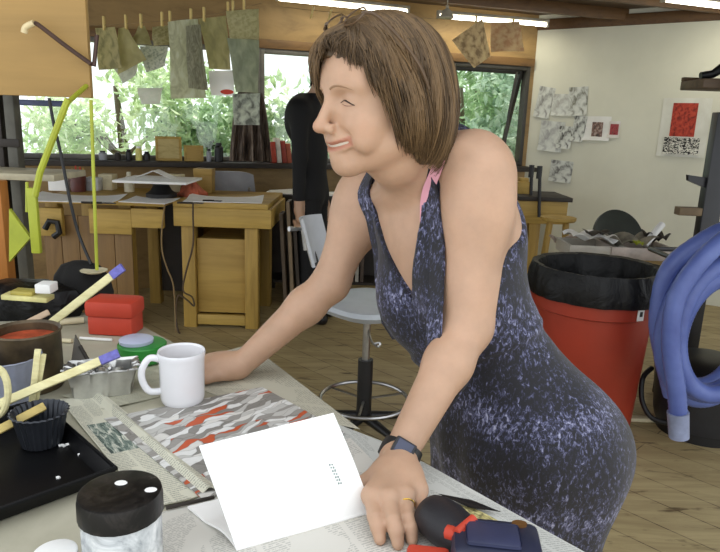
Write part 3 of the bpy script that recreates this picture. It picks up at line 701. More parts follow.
# dark round-backed chair at the wall
Yd = 4.35; c0 = P(621, 236, Yd)
t_ = thing('round_back_chair', 'dark green round-backed chair before the white wall', 'chair', (c0.x, Yd, 0)); Mc = plain('dark_green_shell', '272c26', .5)
hw = (X(648, 225, Yd) - X(594, 225, Yd)) / 2; top = P(621, 213, Yd).z; zs = top - .42
def sh(u, v):
    a = PI * u; k = v; return V(c0.x - hw * math.cos(a) * (1), Yd + .16 * math.sin(a) * k, zs + .12 + (top - zs - .12) * (math.sin(a) ** .6) * k)
MB().sheet(sh, 24, 8, .02).build('backrest', Mc, t_)
MB().lathe([(.001, zs), (.2, zs), (.22, zs + .02), (.2, zs + .05), (.001, zs + .06)], (c0.x, Yd - .05, 0), 28).build('seat', Mc, t_)
for k in range(4):
    a = PI / 4 + k * PI / 2; MB().tube([V(c0.x + .13 * math.cos(a), Yd - .05 + .13 * math.sin(a), zs), V(c0.x + .2 * math.cos(a), Yd - .05 + .2 * math.sin(a), 0)], .014, 8).build('leg', M_steel, t_)
# pine table with trays
ZR = .70; a = G(655, 279, ZR); Y0 = 3.235; Y1 = Y0 + .62
x0, x1 = X(560, 260, Y1), X(691, 275, Y0)
t_ = thing('pine_table', 'pale pine table behind the red bin, heaped with trays', 'table', ((x0 + x1) / 2, (Y0 + Y1) / 2, 0))
MB().box((x0, Y0, ZR - .03), (x1, Y1, ZR), .004).build('tabletop', M_pine, t_)
MB().box((x0 + .03, Y0 + .02, ZR - .10), (x1 - .03, Y0 + .045, ZR - .03), .003).build('apron', M_pine, t_)
for lx in (x0 + .05, x1 - .05):
    for ly in (Y0 + .05, Y1 - .05): MB().box((lx - .025, ly - .025, 0), (lx + .025, ly + .025, ZR - .03), .003).build('leg', M_dark if lx > 1 and ly < Y0 + .1 else M_pinez, t_)
def tray(px, py, w_, d, h, mt, label, Z=ZR, rz=0.0):
    c0 = G(px, py, Z); M_ = Matrix.Translation((c0.x, c0.y, Z)) @ Matrix.Rotation(rz, 4, 'Z'); b = MB(); k = .006
    b.box((-w_ / 2, -d / 2, .001), (w_ / 2, d / 2, k), .001, M_)
    b.box((-w_ / 2, -d / 2, k), (w_ / 2, -d / 2 + k, h), .001, M_); b.box((-w_ / 2, d / 2 - k, k), (w_ / 2, d / 2, h), .001, M_)
    b.box((-w_ / 2, -d / 2 + k, k), (-w_ / 2 + k, d / 2 - k, h), .001, M_); b.box((w_ / 2 - k, -d / 2 + k, k), (w_ / 2, d / 2 - k, h), .001, M_)
    b.box((-w_ / 2 - .008, -d / 2 - .008, h - .002), (-w_ / 2 + k, d / 2 + .008, h + .003), .001, M_)
    b.box((w_ / 2 - k, -d / 2 - .008, h - .002), (w_ / 2 + .008, d / 2 + .008, h + .003), .001, M_)
    o = b.build('plastic_tray', mt); place(o, c0); tag(o, label, 'tray'); return c0
M_tr = plain('translucent_tray', 'b7b2a6', .3, var=.05)
c1 = tray(588, 254, .3, .26, .07, M_tr, 'clear grey tray of papers, left on the pine table')
c2 = tray(632, 256, .34, .26, .07, plain('pinkish_tray', 'b5a9a0', .3), 'pinkish clear tray of scraps, middle of the pine table')
random.seed(11)
def crumple(c0, w_, d, h, mt, label, name='crumpled_paper', s=3):
    ph = random.random() * 9
    f = lambda u, v: V(c0[0] + (u - .5) * w_, c0[1] + (v - .5) * d, c0[2] + .003 + h * (abs(math.sin(u * s * 2 + ph)) * .5 + abs(math.sin(v * s + ph * 1.7 + u * 3)) * .5))
    o = MB().sheet(f, 16, 12, .002).build(name, mt); place(o, c0); tag(o, label, 'paper'); return o
crumple((c1.x, c1.y, ZR + .07), .26, .2, .06, M_white, 'crumpled white papers in the left tray')
crumple((c1.x + .02, c1.y - .05, ZR + .115), .14, .1, .03, M_dark, 'dark scrap on the papers in the left tray')
crumple((c2.x - .03, c2.y, ZR + .05), .24, .2, .08, plain('scrap_grey', '7f7a6c', .8, var=.3), 'grey-brown scraps in the middle tray')
crumple((c2.x - .02, c2.y - .1, ZR + .075), .05, .04, .03, M_yel, 'small yellow-green wrapper at the tray edge')
p = (c2.x + .10, c2.y - .02, ZR + .075)
o = MB().tube([V(*p) + V(-.06, -.03, .0), V(*p) + V(.06, .05, .11)], .02, 12).build('paper_roll', M_white); tag(o, 'white paper roll propped diagonally in the middle tray', 'roll')
crumple((c2.x + .13, c2.y + .03, ZR + .072), .12, .12, .07, M_dark, 'dark crumpled cloth beside the diagonal paper roll', 'crumpled_cloth')
crumple((c1.x + .0, c1.y + .22, ZR), .3, .14, .07, plain('pink_grey', 'a89a92', .8), 'pinkish grey packaging behind the left tray')
# ================================================================ red bin
c0 = P(598, 262, 2.92); c0.z = 0; zr = P(598, 303, 2.65).z
R1 = .285; M_bin = plain('red_bin_plastic', '9c3420', .45, var=.05, sc=4)
t_ = thing('waste_bin', 'large round red bin lined with a black bag', 'bin', c0)
MB().lathe([(.001, .005), (.225, .005), (.232, .02), (R1 - .022, zr - .09), (R1 - .01, zr - .085), (R1, zr - .08), (R1 + .004, zr), (R1 - .01, zr + .004), (R1 - .02, zr - .01), (.22, .03), (.001, .03)], c0, 56).build('body', M_bin, t_)
for s in (1, -1):
    a0 = -.35 if s == 1 else PI - .35; M_ = Matrix.Translation(c0 + V(0, 0, zr - .055)) @ Matrix.Rotation(a0, 4, 'Z')
    MB().box((R1 - .01, -.06, -.05), (R1 + .035, .06, .04), .012, M_).build('handle', M_bin, t_)
a = math.radians(-68); lp = c0 + V(math.cos(a) * (R1 + .006), math.sin(a) * (R1 + .006), zr - .045)
M_ = Matrix.Translation(lp) @ Matrix.Rotation(a + PI / 2, 4, 'Z')
lb = MB().box((-.018, -.002, -.03), (.018, .002, .03), .002, M_).build('sticker', M_white, t_)
MB().box((-.008, -.0035, -.01), (.008, -.002, .012), .001, M_).build('printed_mark', M_blackp, lb)
random.seed(5)
t = NT('black_bag_plastic'); n = t.noise(t.coord(), 9, 5, .6, 1.5); t.bump(n, .8, .012); M_bag = t.fin('08080a', .42, 0, .3)
wob = [random.uniform(-1, 1) for _ in range(9)]
def fl(a, z): return 1 + .012 * math.sin(9 * a + wob[0] + z * 9) + .010 * math.sin(17 * a + wob[1]) + .008 * math.sin(31 * a + z * 30)
zt = zr + .05
b = MB(); b.lathe([(R1 + .022, zr - .02), (R1 + .026, zr + .02), (R1 + .018, zr + .08), (R1 + .006, zr + .115), (R1 - .02, zr + .11), (R1 - .045, zr + .03), (R1 - .07, zr - .2), (R1 - .09, zr - .35), (.001, zr - .40)], c0, 96, fl=fl)
b.build('liner', M_bag, t_)
BIN = c0; BZ = zr
# ================================================================ steel rack, hose coil and vacuum at right
Yr = 3.2
t_ = thing('steel_rack', 'black steel rack upright with short arms beside the blue hose', 'rack', (P(700, 200, Yr).x, Yr, 0))
pb = P(684, 300, Yr); pt = P(712, 110, Yr); dirp = (pt - pb)
top = V(P(712, 110, Yr).x, Yr, P(712, 100, Yr).z)
xk = X(709, 210, Yr)
b = MB(); b.box((xk - .045, Yr - .03, 0), (xk + .045, Yr + .03, P(708, 112, Yr).z), .004); b.build('post', M_black, t_)
b = MB(); b.box((xk + .02, Yr + .035, 0), (xk + .07, Yr + .07, 2.40), .003); b.build('rear_post', plain('dull_steel', '4a4b4c', .4, .6), t_)
for k, yy in enumerate((183,)):
    z = P(690, yy, Yr).z; b = MB(); b.poly([V(xk - .045, Yr - .012, z - .02), V(xk - .13, Yr - .012, z + .012), V(xk - .135, Yr - .012, z + .04), V(xk - .045, Yr - .012, z + .03)], .024, (0, -1, 0)); b.build('arm', M_black, t_)
z = P(685, 211, Yr).z; MB().box((xk - .16, Yr - .03, z - .02), (xk - .046, Yr + .03, z + .02), .004).build('shelf_stub', plain('weathered_wood', '6e5d46', .7), t_)
z = P(705, 80, Yr + .2).z; t2 = thing('wall_box_shelf', 'small brown box shelf with a black tool at the top right', 'shelf', (X(712, 80, Yr + .25), Yr + .25, z))
xs = X(694, 80, Yr + .2); MB().box((xs, Yr + .1, z - .045), (xs + .4, Yr + .34, z - .0), .004).build('shelf_board', wood('shelf_brown', '5e4a34', '3f3122', 0), t2)
MB().box((xs + .0, Yr + .31, z), (xs + .4, Yr + .34, z + .02), .003).build('back_lip', M_brown, t2)
b = MB(); b.tube([V(xs + .03, Yr + .2, z + .02), V(xs + .09, Yr + .2, z + .03), V(xs + .14, Yr + .18, z + .07), V(xs + .2, Yr + .18, z + .14)], [.018, .02, .028, .02], 10)
tag(b.build('hand_tool', M_blackp), 'black pistol-shaped tool on the brown box shelf', 'tool')
# hose coil
M_hose = NT('blue_hose'); t = M_hose; v = t.coord(); n = t.noise(v, 6, 3)
t.bump(t.noise(v, 90, 2), .3, .002); M_hose = t.fin(t.ramp(n, [(.3, '4c5b9b'), (.7, '6476b6')]), .42)
Yh = 2.42; hc = P(722, 333, Yh); rt = .036
random.seed(3); pts = []
loops = [(.215, 0.02), (.155, -.02), (.185, .06), (.225, .10), (.16, .09), (.20, .05)]
N = 44; A0 = math.radians(0)
for L, (R, dy) in enumerate(loops[:-1]):
    R2, dy2 = loops[min(L + 1, len(loops) - 1)]
    for k in range(N):
        a = A0 + k / N * 2 * PI; q = k / N
        rr = R + (R2 - R) * q; d = dy + (dy2 - dy) * q
        pts.append(hc + V(rr * math.cos(a) * .93, d, rr * math.sin(a) * 1.45 - .01))
e = pts[-1]
pts2 = [P(676, 330, Yh - .05), P(675, 370, Yh - .05), P(679, 412, Yh - .05)]
b = MB()
def ribbed(pts, r, amp=.0): return [r + amp * (i % 2) for i in range(len(pts))]
dense = catmull(pts, 4); b.tube(dense, ribbed(dense, rt, .0012), 14)
t_ = thing('hose_coil', 'thick blue hose coiled and hung at the right edge', 'hose', hc)
b.build('coil', M_hose, t_)
tail = catmull([P(770, 215, Yh - .0), P(735, 232, Yh - .03), P(700, 262, Yh - .06), P(676, 300, Yh - .07), P(671, 345, Yh - .07), P(676, 385, Yh - .07), P(678, 412, Yh - .07)], 10)
MB().tube(tail, ribbed(tail, rt * .95, .0012), 14).build('hose_tail', M_hose, t_)
MB().tube([P(678, 412, Yh - .07), P(679, 437, Yh - .07)], [.041, .038], 18).build('hose_cuff', plain('grey_cuff', '8a93b0', .4), t_)
outer = catmull([P(790, 215, Yh + .12), P(745, 222, Yh + .12), P(700, 243, Yh + .12), P(668, 272, Yh + .12), P(658, 320, Yh + .12), P(664, 360, Yh + .12), P(672, 395, Yh + .12)], 8)
MB().tube(outer, ribbed(outer, rt, .0012), 14).build('outer_loop', M_hose, t_)
MB().tube([V(xk, Yr - .03, hc.z + .20), V(hc.x, Yr - .06, hc.z + .20), V(hc.x, Yh - .05, hc.z + .205)], .012, 8).build('hook', M_black, t_)
# vacuum canister
vc = V(1.66, 2.86, 0)
t_ = thing('shop_vacuum', 'dark canister vacuum on the floor below the blue hose', 'vacuum', vc)
MB().lathe([(.001, .05), (.20, .05), (.21, .09), (.225, .26), (.225, .28), (.001, .28)], vc, 40).build('drum', plain('dark_grey_plastic', '26272b', .4), t_)
MB().lathe([(.228, .28), (.23, .30), (.19, .35), (.10, .38), (.001, .385)], vc, 40).build('motor_head', M_blackp, t_)
MB().lathe([(.001, .001), (.19, .001), (.19, .049), (.001, .049)], vc, 36).build('base_ring', M_blackp, t_)
cord([(652, 368, 2.9), (643, 378, 2.85), (642, 400, 2.8), (652, 418, 2.75), (672, 424, 2.7)], .012, M_blackp, 'floor_hose', 'black cable arching to the floor beside the red bin')
c0 = G(648, 421, 0.0); o = MB().box((c0.x - .12, c0.y - .02, .001), (c0.x + .12, c0.y + .02, .02), .003).build('floor_batten', M_offw); tag(o, 'pale batten lying on the floor by the red bin', 'batten'); place(o, c0)
# ================================================================ hanging plywood cabinet (top left) with hook
Yc = 1.72; a = P(91, 98, Yc); x0 = P(-60, 98, Yc).x
t_ = thing('plywood_panel', 'plywood panel hanging from the ceiling at the top left corner', 'panel', ((x0 + a.x) / 2, Yc + .15, a.z))
MB().box((x0, Yc, a.z), (a.x, Yc + .018, 2.399), .002).build('face', wood('plywood_face', 'ac8a50', '94733e', 0, sc=.35), t_)
MB().box((x0, Yc + .019, a.z + .004), (a.x - .04, Yc + .045, 2.399), .002).build('backing', M_brown, t_)
hk = [P(24, 33, Yc - .05), P(26, 27, Yc - .05), P(34, 23, Yc - .05), P(40, 26, Yc - .045), P(66, 46, Yc - .03), P(94, 66, Yc - .02)]
t2 = thing('bent_rod', 'dark bent metal rod with pale tip hooked on the cabinet front', 'rod', hk[-1])
MB().tube(catmull(hk[2:], 6) + [P(93, 35, Yc + .0) + V(.01, 0, 0)], .0055, 8).build('rod', plain('dark_bronze', '4e3a32', .35, .5), t2)
MB().tube(catmull(hk[:3], 6), .008, 10).build('tip', plain('cream_rubber', 'd8c69a', .5), t2)
# left post group
Yp = 1.95
t_ = thing('metal_post', 'dark metal double post at the left frame edge', 'post', (P(10, 150, Yp).x, Yp, 0))
for x0_, x1_, mt in ((0, 5, M_dark), (9, 19, plain('dull_zinc', '5a5850', .5, .4))):
    MB().box((X(x0_, 170, Yp) - .0, Yp, 0), (X(x1_, 170, Yp), Yp + .04, 2.40), .003).build('upright', mt, t_)
z = P(10, 143, Yp).z; MB().box((X(-6, 143, Yp), Yp - .006, z - .012), (X(20, 143, Yp), Yp - .0005, z + .012), .002).build('bracket', M_dark, t_)
Ysh = 1.72; z = P(20, 176, Ysh).z
o = MB().box((X(-60, 176, Ysh), Ysh, z - .012), (X(54, 176, Ysh), Ysh + .2, z + .006), .002).build('narrow_shelf', plain('greyish_board', 'a79f86', .6)); tag(o, 'narrow greyish board shelf at the left frame edge', 'shelf')
Yw = 1.70; ztab = .88
o = MB().box((X(-20, 250, Yw), Yw - .02, ztab), (X(10, 250, Yw), Yw + .02, z - .012), .003).build('wooden_upright', wood('orange_wood', 'b0702c', '8a5420', 2)); tag(o, 'orange-brown wooden upright under the narrow shelf', 'upright')
# yellow arm: slanting stick, flat bar and triangular plate
Yy = 1.60
t_ = thing('angled_stand', 'yellow-green angled stand with flat bar and triangular plate at left', 'arm', P(34, 250, Yy))
MB().tube([P(68, 99, Yy), P(40, 172, Yy), P(35, 196, Yy)], .0085, 8).build('slanted_bar', M_yel, t_)
MB().box((X(30, 225, Yy), Yy - .006, P(34, 253, Yy).z), (X(39, 225, Yy), Yy + .008, P(35, 188, Yy).z), .002).build('flat_bar', M_yel, t_)
MB().tube([P(27, 182, Yy), P(27, 212, Yy)], .004, 8).build('pin', M_yel, t_)
MB().poly([P(9, 209, Yy + .012), P(30, 238, Yy + .012), P(9, 262, Yy + .012)], .012, (0, -1, 0)).build('triangle_plate', M_yel, t_)
MB().tube([P(66, 104, Yy), P(66, 96, Yy) + V(0, .12, .03)], .006, 8).build('pivot', M_yel, t_)
# yellow rod standing vertical + dish on top of black bag
Yv = 1.62
o = MB().tube(catmull([P(91, 100, Yv), P(93, 160, Yv), P(95, 215, Yv), P(97, 270, Yv)], 6), .0045, 8).build('yellow_rod', M_yel); tag(o, 'thin yellow-green upright rod rising from the black bag', 'rod')
cord([(49, 98, 1.66), (54, 125, 1.66), (60, 150, 1.66), (66, 180, 1.66), (71, 205, 1.66), (79, 235, 1.66), (91, 264, 1.64)], .0042, M_blackp, 'black_cable', 'black cable hanging from the plywood panel to the black bag')
o = MB().box((X(19, 103, 1.96), 1.96, P(40, 106, 1.96).z), (X(63, 103, 1.96), 1.98, P(40, 100, 1.96).z), .003).build('blue_strip', plain('blue_grey', '47506e', .5)); tag(o, 'dark blue strip sticking out of the metal post below the panel', 'strip')
# ================================================================ main table
ZT_ = .88
e1 = G(135, 322, ZT_); e2 = G(560, 549, ZT_); ed = (e2 - e1).normalized()
eF = e1 - ed * .05; eN = e1 + ed * ((.42 - e1.y) / ed.y)
M_table = NT('paper_covered_table'); t = M_table; v = t.coord(); n = t.noise(v, 5, 6, .6, .5)
t.bump(t.noise(v, 8, 5), .35, .004)
M_table = t.fin(t.ramp(n, [(.3, 'a09c88'), (.5, 'b1ad99'), (.72, 'c0bca9')]), .7)
outl = [V(eN.x, eN.y, ZT_), V(eF.x, eF.y, ZT_), V(-1.55, 1.78, ZT_), V(-1.55, .42, ZT_)]
t_ = thing('work_table', 'large work table covered with grey paper in the foreground', 'table', (-.4, 1, 0))
MB().poly(outl, .035).build('tabletop', M_table, t_)
for (lx, ly) in ((eF.x - .16, eF.y - .1), (-1.45, 1.65), (-1.45, .52), (eN.x - .22, .5)):
    MB().box((lx - .035, ly - .035, 0), (lx + .035, ly + .035, ZT_ - .035), .004).build('leg', M_pinez, t_)
ins = lambda p, k=.07: V(p[0] + (-.5 - p[0]) * k, p[1] + (1.1 - p[1]) * k, 0)
q = [ins(p, .1) for p in outl]; b = MB()
for i in range(4):
    A, B = q[i], q[(i + 1) % 4]; d = (B - A).normalized(); nn = V(-d.y, d.x, 0) * .012
    b.poly([V(A.x, A.y, ZT_ - .036) + nn, V(B.x, B.y, ZT_ - .036) + nn, V(B.x, B.y, ZT_ - .036) - nn, V(A.x, A.y, ZT_ - .036) - nn], .08)
b.build('apron', M_pine, t_)
# ---- newspapers
def newsmat(name, base='cfcdbf', ink='8c8c84', cols=4, pic=None, rowsc=80):
    t = NT(name); v = t.coord('UV'); sp = t.t.nodes.new('ShaderNodeSeparateXYZ'); t.l(v, sp.inputs[0])
    rows = t.math('FRACT', t.math('MULTIPLY', sp.outputs[1], float(rowsc))); rm = t.math('GREATER_THAN', rows, .5)
    cf = t.math('FRACT', t.math('MULTIPLY', sp.outputs[0], float(cols))); cm = t.math('MULTIPLY', t.math('GREATER_THAN', cf, .07), t.math('LESS_THAN', cf, .93))
    wn = t.noise(t.coord('UV', scale=(90, rowsc * .9, 1)), 1.0, 1); wm = t.math('GREATER_THAN', wn, .45)
    bl = t.noise(t.coord('UV', scale=(cols * .8, 5, 1)), 1.0, 0); bm = t.math('GREATER_THAN', bl, .42)
    mk = t.math('MULTIPLY', t.math('MULTIPLY', rm, cm), t.math('MULTIPLY', wm, bm))
    c = t.mix(t.math('MULTIPLY', mk, .7), base, ink)
    if pic:
        x0, y0, x1, y1, c1, c2 = pic
        m_ = t.math('MULTIPLY', t.math('MULTIPLY', t.math('GREATER_THAN', sp.outputs[0], x0), t.math('LESS_THAN', sp.outputs[0], x1)), t.math('MULTIPLY', t.math('GREATER_THAN', sp.outputs[1], y0), t.math('LESS_THAN', sp.outputs[1], y1)))
        pn = t.noise(v, 14, 5, .65, 1); pc = t.ramp(pn, [(.38, c1), (.5, c2), (.62, 'd4d4c6')])
        c = t.mix(m_, c, pc)
    return t.fin(c, .75)
def sheetq(q, z, mt, name, label, wob=.002, th=.0008, cat='newspaper', ph=0, curl=None):
    A, B, C_, D = [G(x, y, ZT_) for x, y in q]
    def f(u, v):
        p = A.lerp(B, u).lerp(D.lerp(C_, u), v)
        zz = z + wob * (.5 + .5 * math.sin(u * 7 + ph) * math.sin(v * 6 + ph * 1.3))
        if curl: zz += curl(u, v)
        return V(p.x, p.y, ZT_ + zz)
    o = MB().sheet(f, 26, 26, th).build(name, mt); place(o, ((A.x + C_.x) / 2, (A.y + C_.y) / 2, ZT_)); tag(o, label, cat); return o
sheetq([(150, 372), (222, 398), (360, 430), (250, 345)], .0007, newsmat('news_far', 'c0bcaa', '9a9788', 5, rowsc=40), 'newspaper_sheet', 'grey newsprint lying under the far hand', .001)
sheetq([(330, 422), (392, 446), (590, 556), (470, 580)], .0007, newsmat('news_edge', 'c6c7c2', '8f918c', 5), 'newspaper_sheet', 'newspaper along the table edge under the watch hand', .0012)
sheetq([(150, 520), (350, 440), (470, 560), (180, 640)], .0028, newsmat('news_near', 'cfccc4', '9f9e98', 6, rowsc=70), 'newspaper_sheet', 'newspaper under the white booklet and the near hand', .0015, ph=2)
# folded newspaper at left, partly with a grey-green picture
sheetq([(60, 402), (106, 398), (222, 492), (150, 512)], .0028, newsmat('news_left', 'd2d0be', '85867c', 3, (.10, .30, .62, .58, '3f4c48', '76867c')), 'newspaper_sheet', 'folded newspaper beside the black tray with a grey-green picture', .002, .0016, ph=4,
       curl=lambda u, v: .009 * math.exp(-((u - .82) / .08) ** 2))
sheetq([(62, 398), (150, 372), (196, 388), (104, 412)], .0012, newsmat('news_mid', 'b2b09c', '8d8c7f', 4), 'newspaper_sheet', 'crumpled newsprint between foil tray and white mug', .004, ph=1)
# collage print
t = NT('collage_print'); v = t.coord('UV', scale=(1, 1, 1), rot=(0, 0, .25)); nz = t.noise(v, 3, 3)
va = t.t.nodes.new('ShaderNodeVectorMath'); va.operation = 'ADD'; t.l(v, va.inputs[0])
vs_ = t.t.nodes.new('ShaderNodeVectorMath'); vs_.operation = 'SCALE'; vs_.inputs['Scale'].default_value = .16
tn = t.t.nodes.new('ShaderNodeTexNoise'); tn.inputs['Scale'].default_value = 5; t.l(v, tn.inputs['Vector']); t.l(tn.outputs[1], vs_.inputs[0]); t.l(vs_.outputs[0], va.inputs[1])
mp = t.t.nodes.new('ShaderNodeMapping'); mp.inputs['Scale'].default_value = (6.5, 24, 1); t.l(va.outputs[0], mp.inputs[0])
vo = t.t.nodes.new('ShaderNodeTexVoronoi'); vo.inputs['Scale'].default_value = 1; t.l(mp.outputs[0], vo.inputs['Vector'])
ve = t.t.nodes.new('ShaderNodeTexVoronoi'); ve.feature = 'DISTANCE_TO_EDGE'; ve.inputs['Scale'].default_value = 1; t.l(mp.outputs[0], ve.inputs['Vector'])
sx = t.t.nodes.new('ShaderNodeSeparateColor'); t.l(vo.outputs['Color'], sx.inputs[0])
cc = t.ramp(sx.outputs[0], [(0, '8a8782'), (.18, 'c4c3bf'), (.40, 'e4e4e2'), (.62, '9c9994'), (.77, 'c4572f'), (.88, 'dddbd6')], True)
st = t.noise(t.coord('UV', scale=(8, 50, 1)), 2, 3)
cc = t.mix(t.ramp(st, [(.5, '000000'), (.75, '777777')]), cc, '5d5955')
cc = t.mix(t.ramp(ve.outputs[0], [(.015, 'aaaaaa'), (.06, '000000')]), cc, '5a5550')
M_col = t.fin(cc, .5)
sheetq([(104, 422), (262, 390), (345, 436), (205, 505)], .0055, M_col, 'collage_print', 'printed sheet of overlapping grey, white and orange leaf shapes', .001, cat='print')
o = MB().tube([G(166, 508, ZT_ + .008), G(214, 497, ZT_ + .008)], .0025, 8).build('thin_stick', M_dark); tag(o, 'thin dark stick at the corner of the folded newspaper', 'stick'); 
# ---- white booklet, standing half open
A = G(236, 549, ZT_ + .006); B = G(372, 511, ZT_ + .006); Ldir = (B - A).normalized(); wl = (B - A).length
TL = CAM + ray(198, 446) * .985; 
# standing leaf: lean back and away
nh = V(-Ldir.y, Ldir.x, 0)  # away from the camera
M_book = plain('booklet_white', 'fbfbfa', .6, var=.01, bump=.05)
def at_height(px, py, z): return G(px, py, z)
TLp = G(199, 446, ZT_ + .115); TRp = G(333, 413, ZT_ + .125)
t_ = thing('white_booklet', 'blank white booklet standing half open before the near hand', 'booklet', A)
def leaf(u, v):      # u along spine, v up
    p = A.lerp(B, u).lerp(TLp.lerp(TRp, u), v); return p + nh * (-.006 * math.sin(PI * v)) + V(0, 0, .0)
MB().sheet(leaf, 14, 14, .003).build('front_leaf', M_book, t_)
C2 = G(188, 508, ZT_ + .008); D2 = C2 + (B - A) * .96
def leaf2(u, v):
    p = A.lerp(B, u).lerp(C2.lerp(D2, u), v); return p + V(0, 0, .010 * math.sin(PI * min(1, v * 1.6)) * (1 - v)) + nh * .002
MB().sheet(leaf2, 14, 14, .003).build('back_leaf', M_book, t_)
MB().tube([A + nh * .001, B + nh * .001], .0032, 8).build('spine', M_book, t_)
nn = (leaf(.5, .6) - leaf(.5, .5)).cross(B - A).normalized(); nn = nn if nn.y < 0 else -nn
M_ink = plain('grey_green_ink', '8a9a96', .6)
for k in range(7):       # a short upright line of small grey-green print
    q0 = leaf(.825 + .002 * k, .55 - .032 * k)
    Mf = Matrix((Ldir, nn, Ldir.cross(nn))).transposed().to_4x4(); Mf.translation = q0 + nn * .0017
    bb = MB(); bb.box((-.003, -.0002, -.0012), (-.0008, .0002, .0012 - .0006 * (k % 2)), 0, Mf); bb.box((.0004, -.0002, -.0006 - .0005 * (k % 3)), (.0024, .0002, .0014), 0, Mf)
    bb.build('printed_character', M_ink, t_)
# ---- mug
c0 = G(183, 402, ZT_ + .0015); c0.z = ZT_ + .0035; M_mug = plain('white_glaze', 'eeeef2', .15, var=.01, bump=0)
R = .0405; H = .097
t_ = thing('coffee_mug', 'white ceramic mug beside the far hand', 'mug', c0)
MB().lathe([(.001, .002), (.034, .0), (.037, .004), (.0385, .012), (R - .001, .079), (R, .086), (R + .0015, H - .004), (R, H), (R - .003, H - .003), (R - .004, .084), (.035, .012), (.03, .008), (.001, .008)], c0, 56).build('body', M_mug, t_)
MB().lathe([(.001, .0), (.0366, 0), (.0366, .001), (.001, .001)], c0 + V(0, 0, .060), 40).build('coffee', plain('dark_coffee', '5b4334', .2), t_)
hd = V(-.93, -.36, 0)
hp = catmull([c0 + hd * (R - .003) + V(0, 0, .084), c0 + hd * (R + .014) + V(0, 0, .087), c0 + hd * (R + .027) + V(0, 0, .068), c0 + hd * (R + .027) + V(0, 0, .046), c0 + hd * (R + .016) + V(0, 0, .026), c0 + hd * (R - .005) + V(0, 0, .024)], 6)
MB().tube(hp, .0062, 12).build('handle', M_mug, t_)
# ---- red box
c0 = G(109, 338, ZT_); a = .12; M_ = Matrix.Translation((c0.x, c0.y + .045, ZT_)) @ Matrix.Rotation(-.06, 4, 'Z')
t_ = thing('red_box', 'red plastic box with lid on the table before the dark panel', 'box', (c0.x, c0.y + .045, ZT_))
MB().box((-.053, -.034, .001), (.053, .036, .046), .005, M_).build('base', M_red, t_)
b = MB(); b.box((-.058, -.039, .044), (.058, .041, .084), .010, M_); b.build('lid', M_red, t_)
# ---- green dish with pale lid
c0 = G(138, 365, ZT_); c0 += V(0, .03, 0)
t_ = thing('green_tin', 'low green tin with a pale lavender lid behind the mug', 'tin', c0)
MB().lathe([(.001, .001), (.044, .001), (.049, .006), (.050, .036), (.048, .038), (.001, .039)], c0, 40).build('tin', plain('green_paint', '2f8a38', .35), t_)
MB().lathe([(.001, .039), (.034, .039), (.035, .046), (.032, .048), (.001, .0485)], c0 + V(-.012, 0, 0), 36).build('lid', plain('lavender_plastic', 'c3c8e2', .35, var=.03), t_)
# ---- foil tray
fo = plain('foil', 'c9c9c7', .28, .85, .15); c0 = G(97, 400, ZT_); c0 += V(0, .03, .004)
def ff(a, z): return (1 / max(abs(math.cos(a)), abs(math.sin(a)) * 1.0)) ** .75 * (1 + .05 * math.sin(a * 17) * z * 20 + .03 * math.sin(a * 29 + z * 199))
M_ = Matrix.Rotation(.32, 4, 'Z')
t_ = thing('foil_tray', 'crumpled aluminium foil tray filled with grey scraps', 'tray', c0)
MB().lathe([(.001, .0), (.047, .0), (.050, .022), (.053, .046), (.060, .049), (.059, .052), (.051, .048), (.045, .004), (.001, .003)], c0, 72, fl=ff, sx=1.08, sy=.60, M=M_).build('tray', fo, t_)
random.seed(9); b = MB()
for k in range(14):
    p = c0 + V(random.uniform(-.035, .035), random.uniform(-.02, .022), .036 + random.uniform(0, .014)); d = V(random.uniform(-1, 1), random.uniform(-1, 1), .3) * .014
    b.tube([p - d, p, p + d], [.004, .008, .003], 7)
o = b.build('foil_scraps', fo, t_); o['kind'] = 'stuff'
# ---- black baking tray
TZ = ZT_ + .003
q = [G(62, 422, TZ + .02), G(116, 470, TZ + .02), G(0, 512, TZ + .02)]
c_in = V(-.62, .78, 0)
A, B = q[0], q[1]; dx = (B - A); dx.z = 0; L1 = dx.length; dx.normalize(); dy = V(dx.y, -dx.x, 0)  # toward left/near
if dy.x > 0: dy = -dy
C_ = B + dy * .42; D = A + dy * .42; A2 = A - dx * .10
cn = (A2 + C_) / 2; hw = (B - A2).length / 2; hd_ = .21
M_ = Matrix((dx, -dy, V(0, 0, 1))).transposed().to_4x4(); M_.translation = V(cn.x, cn.y, TZ)
t_ = thing('baking_tray', 'shallow black baking tray with white specks at lower left', 'tray', V(cn.x, cn.y, TZ))
M_trayb = plain('black_enamel', '08080a', .5, var=.3, spec=.25)
b = MB(); k = .006
b.box((-hw + .012, -hd_ + .012, 0), (hw - .012, hd_ - .012, .003), .001, M_)
for sx in (-1, 1):
    b.poly([M_ @ V(sx * (hw - .012), -hd_, .003), M_ @ V(sx * hw, -hd_, .022), M_ @ V(sx * hw, hd_, .022), M_ @ V(sx * (hw - .012), hd_, .003)], .002, (0, 0, 1))
for sy in (-1, 1):
    b.poly([M_ @ V(-hw, sy * (hd_ - .012), .003), M_ @ V(-hw, sy * hd_, .022), M_ @ V(hw, sy * hd_, .022), M_ @ V(hw, sy * (hd_ - .012), .003)], .002, (0, 0, 1))
b.build('pan', M_trayb, t_)
MB().tube([M_ @ V(-hw, -hd_, .023), M_ @ V(hw, -hd_, .023), M_ @ V(hw, hd_, .023), M_ @ V(-hw, hd_, .023)], .0035, 8, closed=True).build('rolled_rim', M_trayb, t_)
